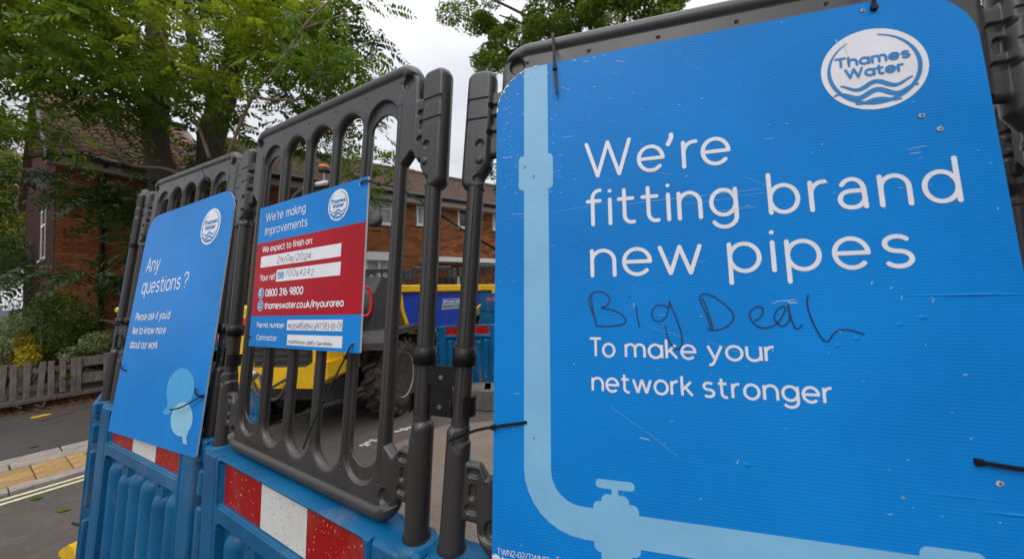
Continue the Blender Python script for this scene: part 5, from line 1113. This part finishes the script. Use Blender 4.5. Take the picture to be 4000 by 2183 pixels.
add_base(face_cam(-3.35, 4.35, 1.53, -.55), 'blue barrier base standing left of the dumper', False, False)
add_base(face_cam(-4.25, 5.0, 1.53, -.75), 'blue barrier base behind the leftmost panels', False, False)
for k, (px, w) in enumerate(((1790, .36), (1862, .40), (1950, .40))):
    q = gnd(px, 1606, 0); b = MB(); b.box(-w * .5, w * .5, 0, .38, 0, .27, face_cam(q.x, q.y, 0, .04) @ Matrix.Rotation(PI / 2, 4, 'X') @ Matrix.Scale(-1, 4, (0, 0, 1)) if False else Matrix.Translation((q.x, q.y, 0)) @ Matrix.Rotation(.04, 4, 'Z'), bev=.015)
    tag(b.build('concrete_block', M['concrete']), ['grey concrete block half hidden by the clip post', 'middle grey concrete block below the barrier with the red strip', 'grey concrete block nearest the large sign'][k], 'block', 'concrete blocks on the road')
# yellow foot at the bottom left
q = gnd(345, 2175, 0); b = MB()
b.prism([(-.22, 0), (.10, 0), (.10, .05), (.02, .11), (-.04, .115), (-.17, .05), (-.22, .02)], -.07, .07, Matrix.Translation((q.x + .02, q.y - .01, 0)) @ Matrix.Rotation(-.45, 4, 'Z') @ Matrix.Rotation(PI / 2, 4, 'X'))
tag(b.build('rubber_foot', simple('yellow_rubber', (.72, .42, .008), .5, dirt=(.3, .2, .05))), 'yellow barrier foot at the bottom left corner beside the ribbed base', 'barrier foot')
wr = MB(); wr.tube(spline([gnd(283, 2041, .004), gnd(300, 2046, .008), gnd(330, 2054, .006), gnd(345, 2058, .03)], 4), .006, 6); tag(wr.build('cable', M['tie']), 'short black cable end on the road left of the ribbed base', 'cable')
yb = MB(); c = MW['B3'] @ Vector((-.60, -.10, -.01)); yb.lathe([(.012, -.012), (.020, -.008), (.022, .006), (.012, .014)], 14, Matrix.Translation(c)); tag(yb.build('marker_knob', simple('yellow_knob', (.75, .55, .02), .5)), 'small yellow knob left of the leftmost posts', 'knob')
# ------------------------------------------------------------------ dumper
M['dyel'] = simple('dumper_yellow', (.80, .46, .002), .38, var=.08, scale=5, dirt=(.35, .22, .06), dirt_p=(.58, .8))
M['dblu'] = simple('dumper_blue', (.002, .045, .40), .38, var=.1, scale=4, dirt=(.08, .11, .22), dirt_p=(.55, .8))
M['dblk'] = simple('dumper_black', (.030, .030, .031), .55, var=.3, scale=9, dirt=(.12, .10, .08), dirt_p=(.55, .8))
M['dgry'] = simple('dumper_grey', (.040, .040, .041), .6, var=.2, dirt=(.13, .11, .09), dirt_p=(.55, .8))
M['tyre'] = simple('muddy_tyre', (.045, .038, .033), .9, var=.35, scale=12, dirt=(.17, .12, .08), dirt_p=(.45, .7), bmp=.3)
M['rim'] = simple('grey_wheel_rim', (.48, .48, .49), .4, var=.08, dirt=(.25, .2, .15), dirt_p=(.6, .85)); M['dred'] = simple('red_handle', (.60, .012, .012), .35)
M['amber'] = simple('amber_lens', (.95, .25, .01), .25); M['metal'] = simple('worn_steel', (.35, .34, .32), .35, metal=.8, var=.2)
a_ = Vector((.12, .99, 0)).normalized(); r_ = Vector((a_.y, -a_.x, 0)); OD = Vector((-2.30, 4.59, 0))
DM = Matrix(((r_.x, a_.x, 0, OD.x), (r_.y, a_.y, 0, OD.y), (0, 0, 1, 0), (0, 0, 0, 1)))
dm = empty('dumper', DM, label='yellow and blue site dumper parked behind the middle fence panel', cat='dumper')
def wheel(root, x, y, R_w=.485, w=.36, mw=Matrix()):
    T = mw @ Matrix.Translation((x, y, R_w)) @ Matrix.Rotation(PI / 2, 4, 'Y'); s = 1 if x > 0 else -1
    T = T @ Matrix.Scale(s, 4, (0, 0, 1)); hw = w / 2; m = MB()
    m.lathe([(.275, -hw + .03), (.33, -hw), (.42, -hw + .01), (.445, -hw + .05), (.45, 0), (.445, hw - .05), (.42, hw - .01), (.33, hw), (.275, hw - .03)], 40, T); wh = m.build('wheel', M['tyre'], root, True)
    lg = MB()
    for k in range(18):
        for sd in (-1, 1):
            A = Matrix.Rotation(2 * PI * (k + (.5 if sd > 0 else 0)) / 18, 4, 'Z'); q = []
            for (xx, zz) in ((.435, .0), (.487, .0), (.487, sd * hw * .55), (.470, sd * hw * .95), (.415, sd * hw * 1.02), (.41, sd * hw * .6)): q.append((xx, zz))
            P = []; n = len(q)
            for (xx, zz) in q: off = .055 * abs(zz) / hw * 1.6; P.append(T @ A @ Vector((xx, -.022 + off, zz)))
            for (xx, zz) in q: off = .055 * abs(zz) / hw * 1.6; P.append(T @ A @ Vector((xx * .995, .026 + off, zz)))
            lg.add(P, [tuple(range(n))[::-1], tuple(range(n, 2 * n))] + [(i, (i + 1) % n, n + (i + 1) % n, n + i) for i in range(n)])
    lg.build('tread', M['tyre'], wh)
    rm = MB(); rm.lathe([(.285, hw - .02), (.270, hw - .035), (.262, hw - .06), (.235, hw - .075), (.225, hw - .11), (.12, hw - .118), (.11, hw - .10), (.055, hw - .098), (.045, hw - .085), (.001, hw - .083)], 32, T, True); rm.build('rim', M['rim'], wh)
    return wh
for x in (-.72, .72): wheel(dm, x, 0)
# rear (engine) end faces the camera
b = MB(); b.box(-.36, .33, -1.00, -.30, .66, 1.42, bev=.03); b.build('engine_cover', M['dblk'], dm)
for nm, x0, x1, z0, z1 in (('side_panel', -.52, -.36, .66, 1.45), ('side_panel', .33, .52, .66, 1.45)): b = MB(); b.box(x0, x1, -1.02, -.35, z0, z1, bev=.03); b.build(nm, M['dyel'], dm)
b = MB(); b.prism([(-.56, .74), (-.46, .60), (.42, .60), (.56, .70), (.56, .86), (.40, .86), (.30, .80), (-.30, .80), (-.40, .90), (-.56, .90)], -1.08, -.80, Matrix.Rotation(PI / 2, 4, 'X') @ Matrix.Scale(-1, 4, (0, 0, 1)) if False else Matrix(((1, 0, 0, 0), (0, 0, 1, 0), (0, 1, 0, 0), (0, 0, 0, 1)))); b.build('bumper', M['dyel'], dm)
for k in range(9): b = MB(); b.box(-.33, .30, -1.025, -1.0, .80 + k * .065, .825 + k * .065); b.build('grille_slat', M['dblk'], dm)
for x in (-.26, -.12, .16): b = MB(); b.lathe([(.045, 0), (.055, .02), (.03, .05)], 14, Matrix.Translation((x, -1.06, .74)) @ Matrix.Rotation(PI / 2, 4, 'X')); b.build('coupling', M['metal'], dm, True)
b = MB(); b.tube(spline([(-.30, -1.06, .70), (-.15, -1.14, .55), (.02, -1.10, .50), (.12, -1.06, .66)], 6), .018, 8); b.tube(spline([(-.22, -1.06, .76), (-.05, -1.16, .62), (.16, -1.08, .72)], 6), .014, 8); b.build('hose', M['dgry'], dm, True)
for x in (-.44, .425): b = MB(); b.box(x - .05, x + .05, -1.035, -1.0, 1.22, 1.32, bev=.008); b.build('tail_lamp', M['dred'], dm)
b = MB(); b.box(-.22, -.08, -1.04, -1.0, 1.12, 1.2); b.build('lamp', M['upvc'], dm)
b = MB(); b.box(-.40, .42, -.80, .9, .40, .62); b.build('chassis', M['dblk'], dm)
b = MB(); b.prism([(-.62, .98), (-.50, 1.10), (.48, 1.10), (.60, 1.0), (.60, .90), (.45, 1.03), (-.48, 1.03), (-.62, .90)], .50, .93, Matrix(((0, 0, 1, 0), (1, 0, 0, 0), (0, 1, 0, 0), (0, 0, 0, 1)))); b.build('mudguard', M['dgry'], dm)
b = MB(); b.prism([(-.62, .98), (-.50, 1.10), (.48, 1.10), (.60, 1.0), (.60, .90), (.45, 1.03), (-.48, 1.03), (-.62, .90)], -.93, -.50, Matrix(((0, 0, 1, 0), (1, 0, 0, 0), (0, 1, 0, 0), (0, 0, 0, 1)))); b.build('mudguard', M['dgry'], dm)
b = MB(); b.prism([(-.42, .66), (.40, .66), (.34, .98), (-.30, 1.04), (-.46, .90)], .28, .60, Matrix(((0, 0, 1, 0), (1, 0, 0, 0), (0, 1, 0, 0), (0, 0, 0, 1)))); b.build('side_tank', M['dblk'], dm)
# driver's area: side console with red grab handle, seat
b = MB(); b.prism([(-.35, 1.10), (.40, 1.10), (.28, 1.35), (.20, 1.62), (.08, 1.74), (-.12, 1.76), (-.30, 1.55)], .40, .64, Matrix(((0, 0, 1, 0), (1, 0, 0, 0), (0, 1, 0, 0), (0, 0, 0, 1)))); b.build('console', M['dgry'], dm)
b = MB(); b.box(-.32, .30, -.32, .36, 1.40, 1.52, bev=.03); b.build('seat', M['dblk'], dm)
b = MB(); b.prism([(-.30, 1.5), (-.18, 1.5), (-.22, 2.02), (-.34, 2.05)], -.26, .24, Matrix(((0, 0, 1, 0), (1, 0, 0, 0), (0, 1, 0, 0), (0, 0, 0, 1)))); b.build('seat_back', M['dblk'], dm)
b = MB(); b.tube(spline([(.58, -.40, 1.62), (.60, -.36, 1.60), (.62, -.34, 1.45), (.60, -.36, 1.30), (.54, -.40, 1.27)], 6), .017, 10); b.build('grab_handle', M['dred'], dm, True)
hoop = [(-.52, -.30, 1.2), (-.53, -.28, 2.3), (-.50, -.27, 2.72), (-.36, -.26, 2.90), (0, -.26, 2.96), (.14, -.26, 2.95), (.26, -.26, 2.88), (.33, -.27, 2.6), (.34, -.30, 1.2)]
b = MB(); b.tube(spline(hoop, 6), .036, 12); b.build('roll_bar', M['dblk'], dm, True)
b = MB(); b.tube([(-.12, -.31, 2.955), (.03, -.31, 2.965)], .03, 10); b.build('reflective_tape', M['upvc'], dm, True)
b = MB(); b.tube([(-.05, -.26, 2.97), (-.05, -.26, 3.14)], .012, 8); b.build('beacon_stalk', M['metal'], dm); b = MB(); b.lathe([(.07, 3.13), (.07, 3.17), (.066, 3.175)], 18, Matrix.Translation((-.05, -.26, 0))); b.build('beacon_base', M['dblk'], dm); b = MB(); b.lathe([(.062, 3.175), (.062, 3.20), (.05, 3.212), (.01, 3.215)], 18, Matrix.Translation((-.05, -.26, 0))); b.build('beacon', M['amber'], dm, True)
c = DM.inverted() @ Vector(P3(1462, 858, 4.3)); b = MB(); b.tube([(.34, -.28, c.z - .05), (c.x - .04, c.y, c.z)], .014, 8); b.build('lamp_arm', M['dblk'], dm)
b = MB(); b.lathe([(.02, -.10), (.07, -.08), (.105, -.02), (.115, .04), (.095, .06)], 18, Matrix.Translation(c) @ Matrix.Rotation(1.25, 4, 'X')); b.build('work_lamp', M['dblk'], dm, True)
b = MB(); b.tube([(-.52, -.4, 1.9), (-.75, -.45, 2.2), (-.8, -.45, 2.5)], .014, 8); b.build('mirror_arm', M['dblk'], dm); b = MB(); b.box(-.90, -.72, -.48, -.44, 2.45, 2.75, bev=.02); b.build('mirror', M['dblk'], dm)
# skip: swung to the right on the articulation
P0s = Vector((-1.60, 4.88, 0)); ds = Vector((.745, .667, 0)); ns = Vector((-.667, .745, 0))
SK = DM.inverted() @ Matrix(((ds.x, ns.x, 0, P0s.x), (ds.y, ns.y, 0, P0s.y), (0, 0, 1, 0), (0, 0, 0, 1)))
Wd = 1.35
def sk(p): return SK @ Vector(p)
prof_ = [(.10, .985), (1.02, 1.0), (1.66, 1.52), (1.70, 1.60), (-.03, 1.60), (.0, 1.30)]
b = MB(); n = len(prof_)
# tub as open box: outer skin and inner skin
Po = [(x, y, z) for y in (0, Wd) for (x, z) in prof_]; Pi = [(x * .96 + .03, y, max(z + .03, 1.03) if z < 1.6 else 1.60) for y in (.035, Wd - .035) for (x, z) in prof_]
V = [sk(p) for p in Po + Pi]; F = [tuple(range(n)), tuple(range(n, 2 * n))[::-1], tuple(range(2 * n, 3 * n))[::-1], tuple(range(3 * n, 4 * n))]
for i in (0, 1): F += [(i, i + n, (i + 1) % n + n, (i + 1) % n)]; F += [(2 * n + i, 2 * n + (i + 1) % n, 3 * n + (i + 1) % n, 3 * n + i)]
F += [(2, 2 + n, 3 + n, 3), (4, 4 + n, 5 + n, 5), (5, 5 + n, n, 0)]
b.add(V, F); b.build('skip', M['dblu'], dm)
b = MB(); V = [sk((x - .012, y, z)) for (x, z) in ((-.03, 1.60), (.0, 1.30), (.10, .985)) for y in (-.004, Wd)]; b.add(V, [(0, 1, 3, 2), (2, 3, 5, 4)])
b.add([sk(p) for p in ((-.04, -.006, 1.60), (.0, -.006, 1.30), (.10, -.006, .985), (.16, -.006, .985), (.05, -.006, 1.30), (.02, -.006, 1.60))], [(0, 1, 4, 5), (1, 2, 3, 4)]); b.build('skip_rear', M['dyel'], dm)
b = MB(); b.box(-.06, 1.76, -.05, .03, 1.555, 1.66, SK, bev=.012); b.box(-.06, 1.76, Wd - .03, Wd + .05, 1.555, 1.66, SK, bev=.012); b.box(-.075, .02, .03, Wd - .03, 1.553, 1.668, SK, bev=.012); b.build('skip_rim', M['dyel'], dm)
b = MB(); b.box(.10, 1.03, -.03, .02, .955, .99, SK); b.box(1.0, 1.06, -.028, .018, .99, 1.03, SK); b.build('skip_lower_rim', M['dyel'], dm)
b = MB(); b.tube([sk((1.70, -.04, 1.53)), sk((1.22, -.035, 1.20))], .020, 8); b.lathe([(.045, -.02), (.05, .02)], 14, SK @ Matrix.Translation((1.67, -.055, 1.51)) @ Matrix.Rotation(PI / 2, 4, 'X')); b.build('tipping_strut', M['dyel'], dm)
LM = SK @ Matrix.Translation((.66, -.006, 1.275)) @ Matrix.Rotation(PI / 2, 4, 'X') @ Matrix.Rotation(.02, 4, 'Z')
m = MB(); m.add([LM @ Vector(p) for p in ((0, 0, 0), (.56, 0, 0), (.58, .16, 0), (.02, .16, 0))], [(0, 1, 2, 3)]); m.build('label_plate', M['pwhite'], dm)
m = MB(); m.add([LM @ Vector(p) for p in ((.014, .084, .001), (.564, .084, .001), (.572, .152, .001), (.022, .152, .001))], [(0, 1, 2, 3)]); m.build('label_field', M['dblu'], dm)
m = MB(); m.add([LM @ Vector(p) for p in ((.006, .006, .001), (.555, .006, .001), (.562, .074, .001), (.013, .074, .001))], [(0, 1, 2, 3)]); m.build('label_field', simple('grey_label', (.27, .33, .36), .5), dm)
text(dm, 'lettering', 'Standard', .03, .50, .098, .034, .0060, M['pwhite'], .0015, gap=.3, mw=LM)
text(dm, 'lettering', 'Plant Hire Ltd', .02, .54, .024, .028, .0036, simple('dark_label_ink', (.03, .06, .12), .5), .0015, gap=.28, mw=LM)
# front axle under the skip
FA = DM.inverted() @ Matrix(((ns.x * -1, ds.x, 0, P0s.x + ds.x * .95 + ns.x * .62), (ns.y * -1, ds.y, 0, P0s.y + ds.y * .95 + ns.y * .62), (0, 0, 1, 0), (0, 0, 0, 1)))
for x in (-.62, .50): wheel(dm, x, .15, mw=FA)
b = MB(); b.box(-.30, .30, -.9, .5, .45, .95, FA); b.build('front_frame', M['dblk'], dm)
b = MB(); b.box(.02, .12, -.10, -.02, .62, .72, SK); b.build('side_marker', M['dred'], dm)
